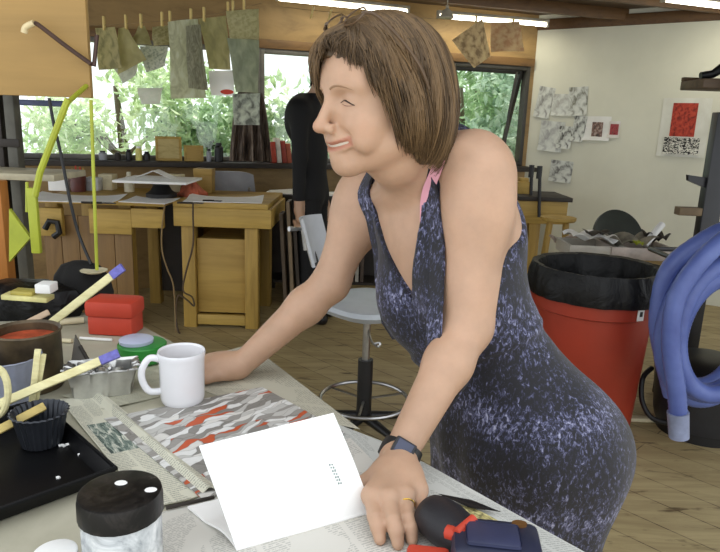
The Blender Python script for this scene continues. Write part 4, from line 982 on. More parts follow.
for k, (px, py, s) in enumerate(((62, 446, .005), (68, 445, .004), (80, 455, .003), (86, 479, .0025), (58, 478, .0025))):
    p = G(px, py, TZ + .004); MB().tube([p + V(-s, 0, 0), p + V(0, s * .4, .0005), p + V(s, -s * .2, 0)], .0022, 6).build('paint_speck', M_white, t_)
# ---- fluted black cup on the tray
c0 = G(33, 452, TZ + .004); c0 += V(0, .028, 0)
t_ = thing('fluted_cup', 'dark fluted metal cup holding sticks on the black tray', 'cup', c0)
fl2 = lambda a, z: 1 + .03 * math.sin(a * 26)
MB().lathe([(.001, .001), (.028, .001), (.038, .050), (.042, .053), (.040, .055), (.036, .050), (.026, .005), (.001, .004)], c0, 104, fl=fl2).build('cup', plain('dark_tin', '33363c', .35, .5), t_)
CUP = c0
M_tan = wood('tan_wood_tool', 'c9b36c', 'a8924e', 0, sc=3)
def stick(p0, p1, w_, th, mt, name, label, tip=None, cat='stick', tmat=None):
    p0 = Vector(p0); p1 = Vector(p1); d = (p1 - p0); L = d.length; d.normalize(); s_ = d.cross(V(0, 0, 1)).normalized(); n_ = s_.cross(d)
    Mx = Matrix((d, s_, n_)).transposed().to_4x4(); Mx.translation = p0
    o_ = thing(name, label, cat, p0)
    LL = L if not tip else L - tip
    MB().box((0, -w_ / 2, -th / 2), (LL, w_ / 2, th / 2), min(w_, th) * .18, Mx).build('shaft', mt, o_)
    if tip: MB().box((LL, -w_ / 2 - .0006, -th / 2 - .0006), (L, w_ / 2 + .0006, th / 2 + .0006), .0015, Mx).build('taped_tip', tmat or M_tape, o_)
    return o_
# the sticks (flat faces toward the viewer side)
def fstick(px0, py0, Y0_, px1, py1, Y1_, w_, th, mt, name, label, tip=None, cat='stick'):
    p0 = P(px0, py0, Y0_); p1 = P(px1, py1, Y1_); d = (p1 - p0); L = d.length; d.normalize()
    n_ = (CAM - p0); n_ = (n_ - d * n_.dot(d)).normalized(); n_ = (n_ + V(0, 0, .35)); n_ = (n_ - d * n_.dot(d)).normalized(); s_ = n_.cross(d)
    Mx = Matrix((d, s_, n_)).transposed().to_4x4(); Mx.translation = p0
    o_ = thing(name, label, cat, p0); LL = L - (tip or 0)
    MB().box((0, -w_ / 2, -th / 2), (LL, w_ / 2, th / 2), th * .2, Mx).build('shaft', mt, o_)
    if tip: MB().box((LL, -w_ / 2 - .0006, -th / 2 - .0006), (L, w_ / 2 + .0006, th / 2 + .0006), .0015, Mx).build('taped_tip', M_tape, o_)
    return o_
fstick(50, 324, 1.30, 123, 267, 1.30, .017, .007, M_stick, 'taped_stick', 'pale stick with blue-taped tip pointing up over the red box', .032)
fstick(-22, 413, .93, 119, 353, 1.02, .014, .007, M_stick, 'taped_stick', 'pale stick with blue-taped tip lying across toward the green tin', .032)
fstick(-15, 344, 1.20, 49, 312, 1.24, .012, .006, plain('pinkish_wood', 'cbb093', .6), 'plain_stick', 'pinkish wooden stick resting over the rusty paint can')
fstick(-20, 440, .86, 45, 406, .92, .013, .008, M_tan, 'plain_stick', 'tan stick poking out of the fluted cup toward the frame edge')
fstick(32, 402, .985, 38, 349, 1.00, .010, .006, M_stick, 'plain_stick', 'short pale stick upright in the fluted cup')
fstick(36, 402, .995, 44, 354, 1.01, .008, .006, M_stick, 'plain_stick', 'second short upright stick just right of the first in the cup')
fstick(-10, 392, 1.08, 17, 349, 1.10, .007, .006, M_stick, 'plain_stick', 'thin pale stick leaning in the grey plastic tub')
b = MB(); rp = [P(-4 + 12 * math.cos(a), 392 + 24 * math.sin(a), .93) for a in np.linspace(-1.7, 1.7, 18)]
b.tube(rp, .0055, 8); tag(b.build('cane_ring', M_stick), 'pale curved handle at the left frame edge above the cup', 'handle')
# ---- rusty paint can
c0 = G(26, 400, ZT_); c0 = V(c0.x - .022, c0.y + .062, ZT_)
t_ = thing('paint_can', 'open rusty paint can with reddish inside at left', 'can', c0)
M_rust = plain('rusty_tin', '4e4230', .5, .2, .35, 20)
hcan = .110; rc = .058
MB().lathe([(.001, .001), (rc - .002, .001), (rc, .006), (rc, hcan - .004), (rc + .003, hcan), (rc, hcan + .003), (rc - .004, hcan - .002), (rc - .004, .03), (.001, .029)], c0, 48).build('can', M_rust, t_)
MB().lathe([(.001, 0), (rc - .005, 0), (rc - .005, .002), (.001, .003)], c0 + V(0, 0, hcan - .018), 40).build('paint', plain('dried_red_paint', 'a84a2c', .6, var=.3, sc=25, bump=.5), t_)
# ---- grey tub
c0 = G(12, 402, ZT_); c0 = V(c0.x, c0.y, ZT_); 
t_ = thing('plastic_tub', 'ribbed grey plastic tub in front of the rusty paint can', 'tub', c0)
MB().lathe([(.001, .001), (.040, .001), (.052, .085), (.055, .087), (.054, .089), (.049, .085), (.038, .005), (.001, .004)], c0, 80, fl=lambda a, z: 1 + .012 * math.sin(a * 20)).build('tub', plain('blue_grey_plastic', '8b90a2', .35), t_)
# ---- jar with black lid
Zj = ZT_ + .001; c0 = G(120, 560, Zj); ct = P(120, 490, .70)
zl = ZT_ + .108
ctop = G(120, 491, zl); c0 = V(ctop.x, ctop.y, Zj); rj = (G(162, 491, zl) - G(78, 491, zl)).length / 2
t_ = thing('glass_jar', 'glass jar clouded with white paint and a black speckled lid', 'jar', c0)
tm = NT('cloudy_glass'); n = tm.noise(tm.coord(), 22, 5, .65, 1); M_cg = tm.fin(tm.ramp(n, [(.35, '8f9498'), (.5, 'c3c7c9'), (.65, 'e6e8e8')]), .15)
MB().lathe([(.001, .001), (rj * .88, .001), (rj * .95, .008), (rj * .95, .07), (rj * .88, .083), (.001, .084)], c0, 48).build('body', M_cg, t_)
tm = NT('speckled_black_lid'); n = tm.noise(tm.coord(), 30, 6, .75, .5); M_lid = tm.fin(tm.ramp(n, [(.48, '0d0c0c'), (.64, '2b2724'), (.76, '77726c')]), .4, 0, .3)
MB().lathe([(rj * .93, .080), (rj, .082), (rj, .1), (rj * .97, .107), (rj * .9, .108), (.001, .1065)], c0, 64, fl=lambda a, z: 1 + .006 * math.sin(a * 40) * (z < .1)).build('lid', M_lid, t_)
for px, py in ((121, 483), (151, 490)):
    p = G(px, py, zl + .0005); MB().lathe([(.005, 0), (.0045, .0008), (.001, .001)], p, 12, sx=1.4).build('paint_speck', M_white, t_)
# ---- white cup bottom left
zl = ZT_ + .05; ct = G(55, 552, zl); rr = .021
t_ = thing('white_pot', 'small white plastic pot at the bottom left edge', 'pot', (ct.x, ct.y, ZT_))
MB().lathe([(.001, .001), (rr * .8, .001), (rr * .93, .042), (.001, .043)], V(ct.x, ct.y, ZT_), 32).build('pot', M_grey, t_)
MB().lathe([(rr, .041), (rr * 1.05, .043), (rr * 1.05, .05), (rr * .9, .052), (.001, .051)], V(ct.x, ct.y, ZT_), 32).build('lid', M_white, t_)
# ---- clutter back left
c0 = G(20, 330, ZT_); c0 = V(c0.x - .05, 1.56, ZT_)
def netf(a, z): return 1 + .10 * math.sin(5 * a + z * 30) + .05 * math.sin(11 * a + 2)
o = MB().lathe([(.001, .001), (.12, .001), (.13, .04), (.11, .07), (.07, .085), (.001, .088)], c0, 60, fl=netf, sx=1.1, sy=.55).build('black_net_bag', M_bag); place(o, c0); tag(o, 'black crumpled net bag behind the rusty paint can', 'bag')
zz = c0.z + .135
b = MB(); pA = P(6, 299, 1.45); pB = P(50, 293, 1.45); M_ = Matrix.Translation((pA + pB) / 2) @ Matrix.Rotation(.04, 4, 'Y')
t_ = thing('folded_ruler', 'pale yellow folded wooden ruler on top of the black net bag', 'ruler', (pA + pB) / 2)
L = (pB - pA).length; MB().box((-L / 2, -.02, -.008), (L / 2, .02, .004), .002, M_).build('lower_fold', plain('pale_yellow_wood', 'd6cf8e', .5), t_)
MB().box((-L / 2 + .02, -.016, .0045), (L / 2 - .035, .02, .014), .002, M_).build('upper_fold', plain('ochre', 'b3a552', .5), t_)
pC = P(45, 290, 1.425); b = MB().box((pC.x - .014, pC.y - .02, pC.z - .004), (pC.x + .022, pC.y + .02, pC.z + .018), .003).build('torn_carton', M_white); tag(b, 'small white torn carton at the end of the folded ruler', 'carton')
c1_ = G(78, 335, ZT_); c1_ = V(X(76, 300, 1.62), 1.66, ZT_)
o = MB().lathe([(.001, .001), (.075, .001), (.078, .04), (.07, .08), (.05, .11), (.02, .122), (.001, .123)], c1_, 48, fl=lambda a, z: 1 + .05 * math.sin(4 * a + z * 20) + .03 * math.sin(9 * a), sy=.6).build('black_cloth_bag', plain('black_cloth', '161514', .9, bump=.6)); place(o, c1_); tag(o, 'rounded black cloth bag behind the red box', 'bag')
pd = P(94, 273, 1.62)
o = MB().lathe([(.001, .0), (.02, .0), (.033, .006), (.034, .008), (.02, .004), (.001, .003)], pd, 30).build('shallow_dish', M_offw); tag(o, 'shallow pale dish on top of the black cloth bag', 'dish'); place(o, pd)
for (x0, y0, x1, y1, r, mt, nm, lab) in ((60, 322, 84, 320, .008, M_offw, 'paper_strip', 'pale strip lying left of the red box'), (57, 340, 72, 341, .005, M_offw, 'short_tube', 'short cream tube left of the black spatula'), (80, 338, 112, 340, .0035, M_white, 'white_pencil', 'white pencil lying in front of the red box')):
    A_ = G(x0, y0, ZT_ + r + .001); B_ = G(x1, y1, ZT_ + r + .001); o = MB().tube([A_, B_], r, 10).build(nm, mt); place(o, A_); tag(o, lab, nm.split('_')[-1])
t_ = thing('palette_knife', 'dark pointed palette knife standing left of the green tin', 'knife', G(82, 364, ZT_))
bs = G(80, 366, ZT_ + .002); pk = P(75, 335, bs.y + .02)
MB().poly([P(71, 362, bs.y), P(75, 335, bs.y + .02), P(80, 345, bs.y + .02), P(86, 362, bs.y)], .004, (0, -1, 0)).build('blade', plain('dark_grey_steel', '5c5751', .4, .3), t_)
MB().tube([P(80, 346, bs.y + .018), P(90, 364, bs.y - .0)], .004, 8).build('handle', M_dark, t_)
# ---- cordless drill lying on the table, handle toward the left
M_rub = plain('black_rubber', '1b1a20', .5, bump=.4, bsc=200); M_navy = plain('navy_plastic', '22263c', .4)
zd = ZT_ + .026; h0 = G(430, 512, ZT_ + .03); h1 = G(478, 548, ZT_ + .035)
t_ = thing('cordless_drill', 'navy and black cordless drill with red trim, grip toward the near hand', 'drill', h1)
d = (h1 - h0).normalized()
MB().tube([h0 - d * .008, h0, h0 + d * .012, h0 + d * .035, h0 + d * .06, h1, h1 + d * .02], [.014, .025, .029, .030, .026, .023, .022], 24, flat=.9).build('grip', M_rub, t_)
s_ = V(-d.y, d.x, 0); Mx = Matrix((d, s_, V(0, 0, 1))).transposed().to_4x4(); Mx.translation = V(h1.x, h1.y, ZT_)
c0 = G(500, 545, ZT_ + .04); Ma = Matrix.Translation((c0.x, c0.y, ZT_)) @ Matrix.Rotation(-.12, 4, 'Z')
MB().box((-.055, -.04, .003), (.045, .03, .056), .010, Ma).build('battery_housing', M_navy, t_)
MB().box((-.040, -.03, .0565), (.02, .012, .061), .004, Ma).build('top_plate', plain('slate_blue', '2e3250', .45), t_)
MB().lathe([(.006, 0), (.006, .003), (.001, .003)], Ma @ V(.022, .018, .056), 16, sx=1.5).build('bronze_button', plain('bronze', '8a6238', .35, .5), t_)
MB().tube([Ma @ V(-.05, -.005, .052), Ma @ V(-.03, .018, .058)], .006, 10).build('red_latch', M_red, t_)
MB().box((-.105, -.05, .004), (-.056, -.005, .035), .006, Ma).build('red_base', M_red, t_)
MB().tube([h0 + d * .05 + V(-.012, -.016, .01), h0 + d * .072 + V(-.006, -.014, .014)], .009, 10).build('red_trim', M_red, t_)
MB().box((-.05, -.045, .02), (-.03, -.0405, .045), .002, Ma).build('white_strip', M_white, t_)
o = sheetq([(448, 505), (474, 512), (512, 531), (482, 536)], .004, papermat('yellow_map', '6a6448', 'b6ab72', 'd0c68c', 9), 'yellow_leaflet', 'yellowish printed leaflet sticking out behind the drill', .002, cat='leaflet')
o = sheetq([(438, 500), (470, 506), (500, 518), (470, 514)], .009, M_blackp, 'black_card', 'thin black card lying behind the drill grip', .001, cat='card')
# ================================================================ implicit surfaces for figures
F32 = np.float32
def A3(v): return np.array([v[0], v[1], v[2]], dtype=F32)
def rc(a, b, r1, r2):
    a = A3(a); b = A3(b); ba = b - a; l2 = float(ba @ ba); rr = r1 - r2; a2 = l2 - rr * rr; il2 = 1 / l2
    def f(p):
        pa = p - a; y = pa @ ba; z = y - l2; t = pa * l2 - y[:, None] * ba; x2 = (t * t).sum(1); y2 = y * y * l2; z2 = z * z * l2
        k = np.sign(rr) * rr * rr * x2
        o = (np.sqrt(x2 * a2 * il2) + y * rr) * il2 - r1
        m1 = np.sign(z) * a2 * z2 > k; m2 = np.sign(y) * a2 * y2 < k
        o = np.where(m2, np.sqrt(x2 + y2) * il2 - r1, o)
        return np.where(m1, np.sqrt(x2 + z2) * il2 - r2, o)
    c = (a + b) / 2; return f, c, math.sqrt(l2) / 2 + max(r1, r2)
def el(c, r, R=None):
    c = A3(c); r = np.array(r, dtype=F32); R = None if R is None else np.array(R, dtype=F32)
    def f(p):
        q = p - c
        if R is not None: q = q @ R.T      # rows of R = local axes
        a = q / r; k0 = np.sqrt((a * a).sum(1)) + 1e-9; b_ = a / r; k1 = np.sqrt((b_ * b_).sum(1)) + 1e-9
        return k0 * (k0 - 1) / k1
    return f, c, float(max(r))
def smin(a, b, k):
    h = np.clip(.5 + .5 * (b - a) / k, 0, 1); return b * (1 - h) + a * h - k * h * (1 - h)
def smax(a, b, k): return -smin(-a, -b, k)
class Body:
    def __init__(s): s.ops = []
    def add(s, prim, k=.02, op='u'): s.ops.append((prim, k, op)); return s
    def sub(s, prim, k=.01): return s.add(prim, k, 's')
    def cull(s, c, R):
        return [o for o in s.ops if np.linalg.norm(o[0][1] - c) < o[0][2] + R + max(.05, o[1] * 1.2)]
    def ev(s, p, ops=None):
        d = np.full(len(p), .5, F32)
        for (f, c, r), k, op in (s.ops if ops is None else ops):
            v = f(p)
            if op == 'u': d = smin(d, v, k)
            elif op == 's': d = smax(d, -v, k)
            elif op == 'd': d = d + v
        return d
def surf(body, lo, hi, h, B=20, post=None):
    lo = np.array(lo, F32); n = np.ceil((np.array(hi) - lo) / h).astype(int); n = (n + B - 1) // B * B
    NY, NZ = int(n[1]) + 2, int(n[2]) + 2
    verts = {}; VI = []; VP = []; Q = []
    R = B * h * .87
    for bx in range(0, n[0], B):
        for by in range(0, n[1], B):
            for bz in range(0, n[2], B):
                c = lo + (np.array([bx, by, bz]) + B / 2) * h
                ops = body.cull(c, R)
                if not any(o[2] == 'u' for o in ops): continue
                dc = float(body.ev(c[None].astype(F32), ops)[0])
                if post is not None: dc = min(dc, 9)
                if abs(dc) > R * 1.6 + .03 and post is None: continue
                g = np.arange(-1, B + 1); X_, Y_, Z_ = np.meshgrid(g + bx, g + by, g + bz, indexing='ij')
                pts = (lo + np.stack([X_, Y_, Z_], -1).reshape(-1, 3) * h).astype(F32)
                d = body.ev(pts, ops)
                if post is not None: d = post(pts, d)
                if d.min() > 0 or d.max() < 0: continue
                d = d.reshape(B + 2, B + 2, B + 2)
                # cells: corner grid index i..i+1, i in 0..B ; cell global = g[i]
                s = d < 0
                cnt = np.zeros((B + 1,) * 3, int); acc = np.zeros((B + 1, B + 1, B + 1, 3), F32); ne = np.zeros((B + 1,) * 3, int)
                base = np.stack(np.meshgrid(*(np.arange(B + 1),) * 3, indexing='ij'), -1).astype(F32)
                for ax in range(3):
                    o1, o2 = [k for k in range(3) if k != ax]
                    for u in (0, 1):
                        for v in (0, 1):
                            sl0 = [None] * 3; sl1 = [None] * 3
                            sl0[ax] = slice(0, B + 1); sl1[ax] = slice(1, B + 2)
                            sl0[o1] = sl1[o1] = slice(u, B + 1 + u); sl0[o2] = sl1[o2] = slice(v, B + 1 + v)
                            d0 = d[tuple(sl0)]; d1 = d[tuple(sl1)]; cr = (d0 < 0) != (d1 < 0)
                            t_ = np.where(cr, d0 / np.where(cr, d0 - d1, 1), 0)
                            off = np.zeros(acc.shape, F32); off[..., ax] = t_; off[..., o1] = u; off[..., o2] = v
                            acc += np.where(cr[..., None], off, 0); ne += cr
                act = ne > 0
                ii = np.argwhere(act); pos = (ii + acc[act] / ne[act][:, None])
                gid = ((ii[:, 0] + bx) * NY + (ii[:, 1] + by)) * NZ + (ii[:, 2] + bz)
                VI.append(gid); VP.append(lo + (pos + np.array([bx, by, bz]) - 1) * h)
                # quads: edges owned: corner index i in 1..B (global g>=bx), along ax
                for ax in range(3):
                    o1, o2 = (ax + 1) % 3, (ax + 2) % 3
                    sA = [slice(1, B + 1)] * 3; sB = [slice(1, B + 1)] * 3; sB[ax] = slice(2, B + 2)
                    a_ = s[tuple(sA)]; b_ = s[tuple(sB)]; cr = a_ != b_
                    w_ = np.argwhere(cr) + 1
                    if not len(w_): continue
                    flip = a_[cr]
                    def gi(du, dv):
                        q = w_.copy(); q[:, o1] -= du; q[:, o2] -= dv
                        return ((q[:, 0] + bx) * NY + (q[:, 1] + by)) * NZ + (q[:, 2] + bz)
                    quad = np.stack([gi(0, 0), gi(1, 0), gi(1, 1), gi(0, 1)], 1)
                    quad = np.where(flip[:, None], quad, quad[:, ::-1]); Q.append(quad)
    VI = np.concatenate(VI); VP = np.concatenate(VP); Q = np.concatenate(Q)
    ids, first = np.unique(VI, return_index=True); P_ = VP[first]
    idx = np.searchsorted(ids, Q); ok = (idx < len(ids)).all(1); idx = np.minimum(idx, len(ids) - 1); ok &= (ids[idx] == Q).all(1)
    return P_.astype(np.float64), idx[ok]
def meshify(name, P_, Q, mt, parent=None, attrs=None, origin=None):
    me = bpy.data.meshes.new(name)
    if origin is None and parent is not None: origin = world_of(parent)[0]
    if origin is not None: P_ = P_ - np.array(origin)
    me.vertices.add(len(P_)); me.vertices.foreach_set('co', P_.ravel()); me.loops.add(len(Q) * 4); me.loops.foreach_set('vertex_index', Q.ravel().astype(np.int32))
    me.polygons.add(len(Q)); me.polygons.foreach_set('loop_start', np.arange(len(Q)) * 4); me.polygons.foreach_set('loop_total', np.full(len(Q), 4))
    me.update(calc_edges=True); me.validate()
    me.polygons.foreach_set('use_smooth', [True] * len(me.polygons))
    if attrs is not None:
        ca = me.color_attributes.new('tint', 'FLOAT_COLOR', 'POINT'); ca.data.foreach_set('color', attrs.ravel().astype(np.float32))
    o = bpy.data.objects.new(name, me); COL.objects.link(o); me.materials.append(mt)
    if parent is not None: o.parent = parent
    elif origin is not None: o.location = origin
    return o
def unit(v): v = np.array(v, float); return v / np.linalg.norm(v)
def frame_of(F_, U_):
    F_ = unit(F_); U_ = np.array(U_, float); L_ = unit(np.cross(U_, F_)); U_ = np.cross(F_, L_); return F_, L_, U_
# ---------------------------------------------------------------- skin
def skinmat(name, base='ba967c'):
    t = NT(name); at = t.t.nodes.new('ShaderNodeAttribute'); at.attribute_name = 'tint'
    v = t.coord(); n = t.noise(v, 14, 5, .6); c = t.ramp(n, [(.3, hx(base, .95)), (.7, hx(base, 1.05))])
    n2 = t.noise(v, 90, 2); c = t.mix(t.ramp(n2, [(.58, '000000'), (.75, '383838')]), c, hx(base, .72))
    c = t.mix(1.0, c, at.outputs[0], 'MULTIPLY')
    t.bump(t.noise(v, 160, 4), .18, .0008)
    t.b.inputs['Subsurface Weight'].default_value = .12; t.b.inputs['Subsurface Radius'].default_value = (.012, .005, .003); t.b.inputs['Subsurface Scale'].default_value = .5
    return t.fin(c, .5)
M_skin = skinmat('skin')
# ---------------------------------------------------------------- the woman: joints
S_L = np.array(P(483, 174, 1.03)); S_R = np.array([.005, 1.28, 1.25]); E_L = np.array(P(466, 330, .98)); W_L = np.array(P(398, 457, .838))
E_R = np.array(P(331, 283, 1.25)); W_R = np.array(P(240, 366, 1.19))
HIP = np.array([.293, 1.10, .86]); SM = (S_L + S_R) / 2
U0 = unit(SM - HIP); L0 = unit(S_L - S_R); F0 = unit(np.cross(L0, U0)); L0 = np.cross(U0, F0)
Rb = np.array([F0, L0, U0])
# pelvis frame: more upright
FP = unit([-.93, -.36, 0]); LP = np.array([.36, -.93, 0]); UP = np.array([0, 0, 1.]); Rp = np.array([FP, LP, UP])
def T(f, l, u): return SM + F0 * f + L0 * l + U0 * u
def TP(f, l, u): return HIP + FP * f + LP * l + UP * u
N3 = np.array
hf = unit([-.85, -.52, -.09]); hf, hl, hu = frame_of(hf, [.03, .05, 1])
HRT = np.array([hf, hl, hu]); HC = np.array(P(315, 128, .985)) - N3([.117, 0, -.031]) @ HRT
def H(x, y, z): return HC + hf * x + hl * y + hu * z
W_ = Body()
# torso
W_.add(el(T(0, 0, -.15), (.095, .135, .17), Rb), .02)
W_.add(rc(T(-.015, .13, -.015), T(-.015, -.13, -.015), .052, .052), .05)
W_.add(el(T(-.03, 0, -.10), (.085, .15, .12), Rb), .04)
for s in (1, -1): W_.add(el(T(.055, .07 * s, -.205), (.058, .062, .07), Rb), .04)
W_.add(el(T(.01, 0, -.33), (.088, .125, .13), Rb), .06)
W_.add(el(TP(-.01, 0, -.0), (.115, .165, .13), Rp), .06)
for s in (1, -1):
    W_.add(el(TP(-.07, .078 * s, -.05), (.095, .09, .10), Rp), .04)
TORSO_OPS = list(W_.ops); NI = len(W_.ops)
# neck
NB = T(.0, 0, .03)
W_.add(rc(NB, H(-.025, 0, -.085), .056, .050), .035)
W_.add(rc(H(-.035, 0, -.06), T(-.03, .0, -.02), .046, .065), .03)
for s in (1, -1):
    W_.add(rc(T(-.025, .04 * s, .035), T(-.02, .13 * s, .005), .04, .038), .04)
    W_.add(rc(T(.055, .015 * s, .0), T(.02, .14 * s, .022), .011, .012), .03)      # collar bones
# arms
def arm(S, E, Wr, k):
    W_.add(rc(S, E, .047, .036), .035)
    W_.add(el((S * .78 + E * .22), (.047, .047, .07), None), .04)
    E2 = E * .72 + Wr * .28
    W_.add(rc(E, E2, .035, .036), .02); W_.add(rc(E2, Wr, .036, .0235), .02)
arm(S_L, E_L, W_L, 0); arm(S_R, E_R, W_R, 1)
TORSO_OPS += W_.ops[NI + 2:]
# legs
for s in (1, -1):
    hj = TP(0, .085 * s, -.04); kn = TP(-.015, .09 * s, -.40); an = TP(-.07, .09 * s, -.80)
    W_.add(rc(hj, kn, .085, .055), .04); W_.add(rc(kn, kn * .65 + an * .35 + FP * -.012, .052, .054), .02); W_.add(rc(kn * .65 + an * .35 + FP * -.012, an, .052, .034), .02)
    W_.add(rc(TP(-.09, .09 * s, -.82), TP(.08, .10 * s, -.838), .032, .022), .02)
# hands: knuckles and fingertips for each finger
ZH = ZT_ + .006
def hand(Wr, kn, mid, tip, rad, th, palmr=.016):
    Wr = np.array(Wr); kn = [np.array(k) for k in kn]
    c = sum(kn) / 4
    for k in kn: W_.add(rc(Wr * .9 + c * .1, k, .0195, palmr * .80), .014)
    W_.add(el((Wr + c) / 2 + np.array([0, 0, .002]), (.03, .03, .018)), .02)
    for k, m_, t_, r in zip(kn, mid, tip, rad):
        m_ = np.array(m_); t_ = np.array(t_); d = m_ * .45 + t_ * .55 + np.array([0, 0, .004])
        W_.add(rc(k, m_, r * 1.12, r * .98), .0045); W_.add(el(k + N_([0, 0, .003]), (r * 1.15, r * 1.15, r)), .006); W_.add(rc(m_, d, r * 1.02, r * .92), .002); W_.add(rc(d, t_, r * .92, r * .76), .004)
    W_.add(rc(th[0], th[1], .016, .012), .014); W_.add(rc(th[1], th[2], .0115, .0105), .006); W_.add(rc(th[2], th[3], .0105, .008), .004)
N_ = np.array
z0 = ZT_ + .0105
kn = [N_(G(372, 496, ZT_ + .034)), N_(G(389, 498, ZT_ + .038)), N_(G(405, 496, ZT_ + .035)), N_(G(418, 490, ZT_ + .029))]
md = [N_(G(375, 517, ZT_ + .027)), N_(G(393, 520, ZT_ + .030)), N_(G(408, 518, ZT_ + .027)), N_(G(422, 508, ZT_ + .021))]
tp = [N_(G(380, 539, z0)), N_(G(398, 544, z0)), N_(G(412, 540, z0)), N_(G(426, 526, z0))]
LKN, LMD, LTP = kn, md, tp
hand(W_L, kn, md, tp, [.0100, .0100, .0095, .0085], [W_L * .6 + kn[0] * .4, N_(G(368, 482, ZT_ + .026)), N_(G(358, 486, ZT_ + .020)), N_(G(347, 490, ZT_ + .014))], .018)
kn2 = [W_R + N_([-.060, -.026, -.002]), W_R + N_([-.066, -.006, .002]), W_R + N_([-.064, .014, .000]), W_R + N_([-.058, .030, -.006])]
kz = lambda v, z: N_([v[0], v[1], z])
kn2 = [kz(k, ZT_ + z) for k, z in zip(kn2, (.028, .032, .030, .025))]
md2 = [kz(k + N_([-.034, dy, 0]), ZT_ + z) for k, dy, z in zip(kn2, (-.004, .0, .005, .009), (.028, .031, .028, .022))]
tp2 = [kz(m_ + N_([-.03, dy, 0]), ZT_ + .010) for m_, dy in zip(md2, (-.001, .001, .004, .007))]
hand(W_R, kn2, md2, tp2, [.0086, .0088, .0085, .0075], [W_R + N_([-.02, -.016, -.006]), kz(W_R + N_([-.032, -.034, 0]), ZT_ + .022), kz(W_R + N_([-.055, -.044, 0]), ZT_ + .017), kz(W_R + N_([-.074, -.047, 0]), ZT_ + .012)], .018)
# head
def Hp(x, y, z): return H(x, y, z)
W_.add(el(H(-.012, 0, .030), (.094, .074, .086), HRT), .02)
W_.add(el(H(.030, 0, -.020), (.056, .058, .076), HRT), .03)
W_.add(el(H(.052, 0, .045), (.036, .052, .045), HRT), .03)
for s in (1, -1):
    W_.add(rc(H(-.002, .052 * s, -.055), H(.058, .012 * s, -.088), .018, .015), .025)
    W_.add(el(H(.053, .037 * s, -.030), (.030, .025, .024), HRT), .018)       # smiling cheek
    W_.add(rc(H(.079, .012 * s, .026), H(.062, .048 * s, .027), .0085, .008), .014)
W_.add(el(H(.071, 0, -.090), (.015, .018, .014), HRT), .018)
W_.add(rc(H(.066, 0, -.050), H(.068, 0, -.080), .024, .015), .02)
for s in (1, -1):
    W_.sub(el(H(.088, .032 * s, .008), (.014, .017, .011), HRT), .012)
    W_.add(el(H(.066, .032 * s, .004), (.0130, .0155, .0120), HRT), .008)
    W_.sub(rc(H(.079, .046 * s, -.002), H(.066, .058 * s, -.012), .001, .001), .004)        # laugh lines
    W_.sub(rc(H(.081, .045 * s, .004), H(.066, .06 * s, .000), .001, .001), .004)
W_.add(rc(H(.084, 0, .016), H(.106, 0, -.026), .0068, .0098), .010)
W_.add(el(H(.108, 0, -.030), (.0115, .0115, .0095), HRT), .006)
for s in (1, -1):
    W_.add(el(H(.095, .0125 * s, -.034), (.011, .0068, .0078), HRT), .005)
    W_.sub(el(H(.101, .0065 * s, -.0415), (.005, .0032, .003), HRT), .003)
    W_.sub(rc(H(.090, .020 * s, -.034), H(.071, .048 * s, -.055), .003, .0035), .008)      # smile fold
    W_.sub(rc(H(.071, .048 * s, -.055), H(.064, .043 * s, -.082), .0035, .0015), .008)
    W_.add(el(H(.058, .045 * s, -.052), (.018, .013, .020), HRT), .012)
# mouth: lips around a slightly open smile
cv = lambda y: (.0905 - 15 * y * y, y, -.0595 + 7 * y * y)
W_.add(rc(H(.078, 0, -.052), H(.078, 0, -.072), .014, .012), .014)
ys = [-.032, -.022, -.011, 0, .011, .022, .032]
for a, b_ in zip(ys, ys[1:]):
    ca, cb = cv(a), cv(b_)
    ra = .0036 if abs(a) < .025 else .0022; rb = .0036 if abs(b_) < .025 else .0022
    W_.add(rc(H(ca[0] + .001, ca[1], ca[2] + .0055), H(cb[0] + .001, cb[1], cb[2] + .0055), ra, rb), .004)
    W_.add(rc(H(ca[0] - .0015, ca[1], ca[2] - .0075), H(cb[0] - .0015, cb[1], cb[2] - .0075), ra * 1.1, rb), .004)
for a, b_ in zip(ys, ys[1:]):
    ca, cb = cv(a * .92), cv(b_ * .92)
    W_.sub(rc(H(ca[0] + .0035, ca[1], ca[2] - .0008), H(cb[0] + .0035, cb[1], cb[2] - .0008), .0036 if abs(a) < .025 else .0022, .0036 if abs(b_) < .025 else .0022), .0015)
# ear
W_.add(el(H(-.008, .083, -.008), (.016, .010, .028), HRT), .008); W_.add(el(H(-.012, -.076, -.006), (.017, .008, .030), HRT), .008)
W_.sub(el(H(-.003, .095, -.004), (.008, .005, .014), HRT), .004)
wm = thing('person', 'smiling woman in a dark patterned sleeveless dress leaning on the table', 'person', (HIP[0], HIP[1], 0))
P_, Q_ = surf(W_, (-.40, .60, -.01), (.72, 1.52, 1.62), .0026)
hm = np.linalg.norm(P_ - HC, axis=1) < .16
# finer pass for the head and the two hands is merged by replacing resolution globally
q = (P_ - HC) @ HRT.T
tint = np.ones((len(P_), 4))
def blend(mask, col): 
    m_ = np.clip(mask, 0, 1)[:, None]; tint[:, :3] = tint[:, :3] * (1 - m_) + np.array(col) * m_
x, y, z = q.T
yc = np.clip(y, -.033, .033); mx_, mz_ = .0905 - 15 * yc * yc, -.0595 + 7 * yc * yc
dl = np.sqrt((z - mz_ + .001) ** 2 + (y - yc) ** 2); infront = (x > .055) & (np.linalg.norm(q, axis=1) < .15)
blend(((.009 - dl) / .003) * infront * (x > .07), (.84, .58, .56))
for s in (1, -1):
    de = np.sqrt((x - (.0835 - .36 * (np.abs(y) - .021))) ** 2 * .3 + ((z - .004) / 1.0) ** 2) ; inr = (y * s > .019) & (y * s < .047) & infront
    tb = (y * s - .012) / .038; zb = .027 + .004 * np.sin(np.clip(tb, 0, 1) * PI) - .004 * tb
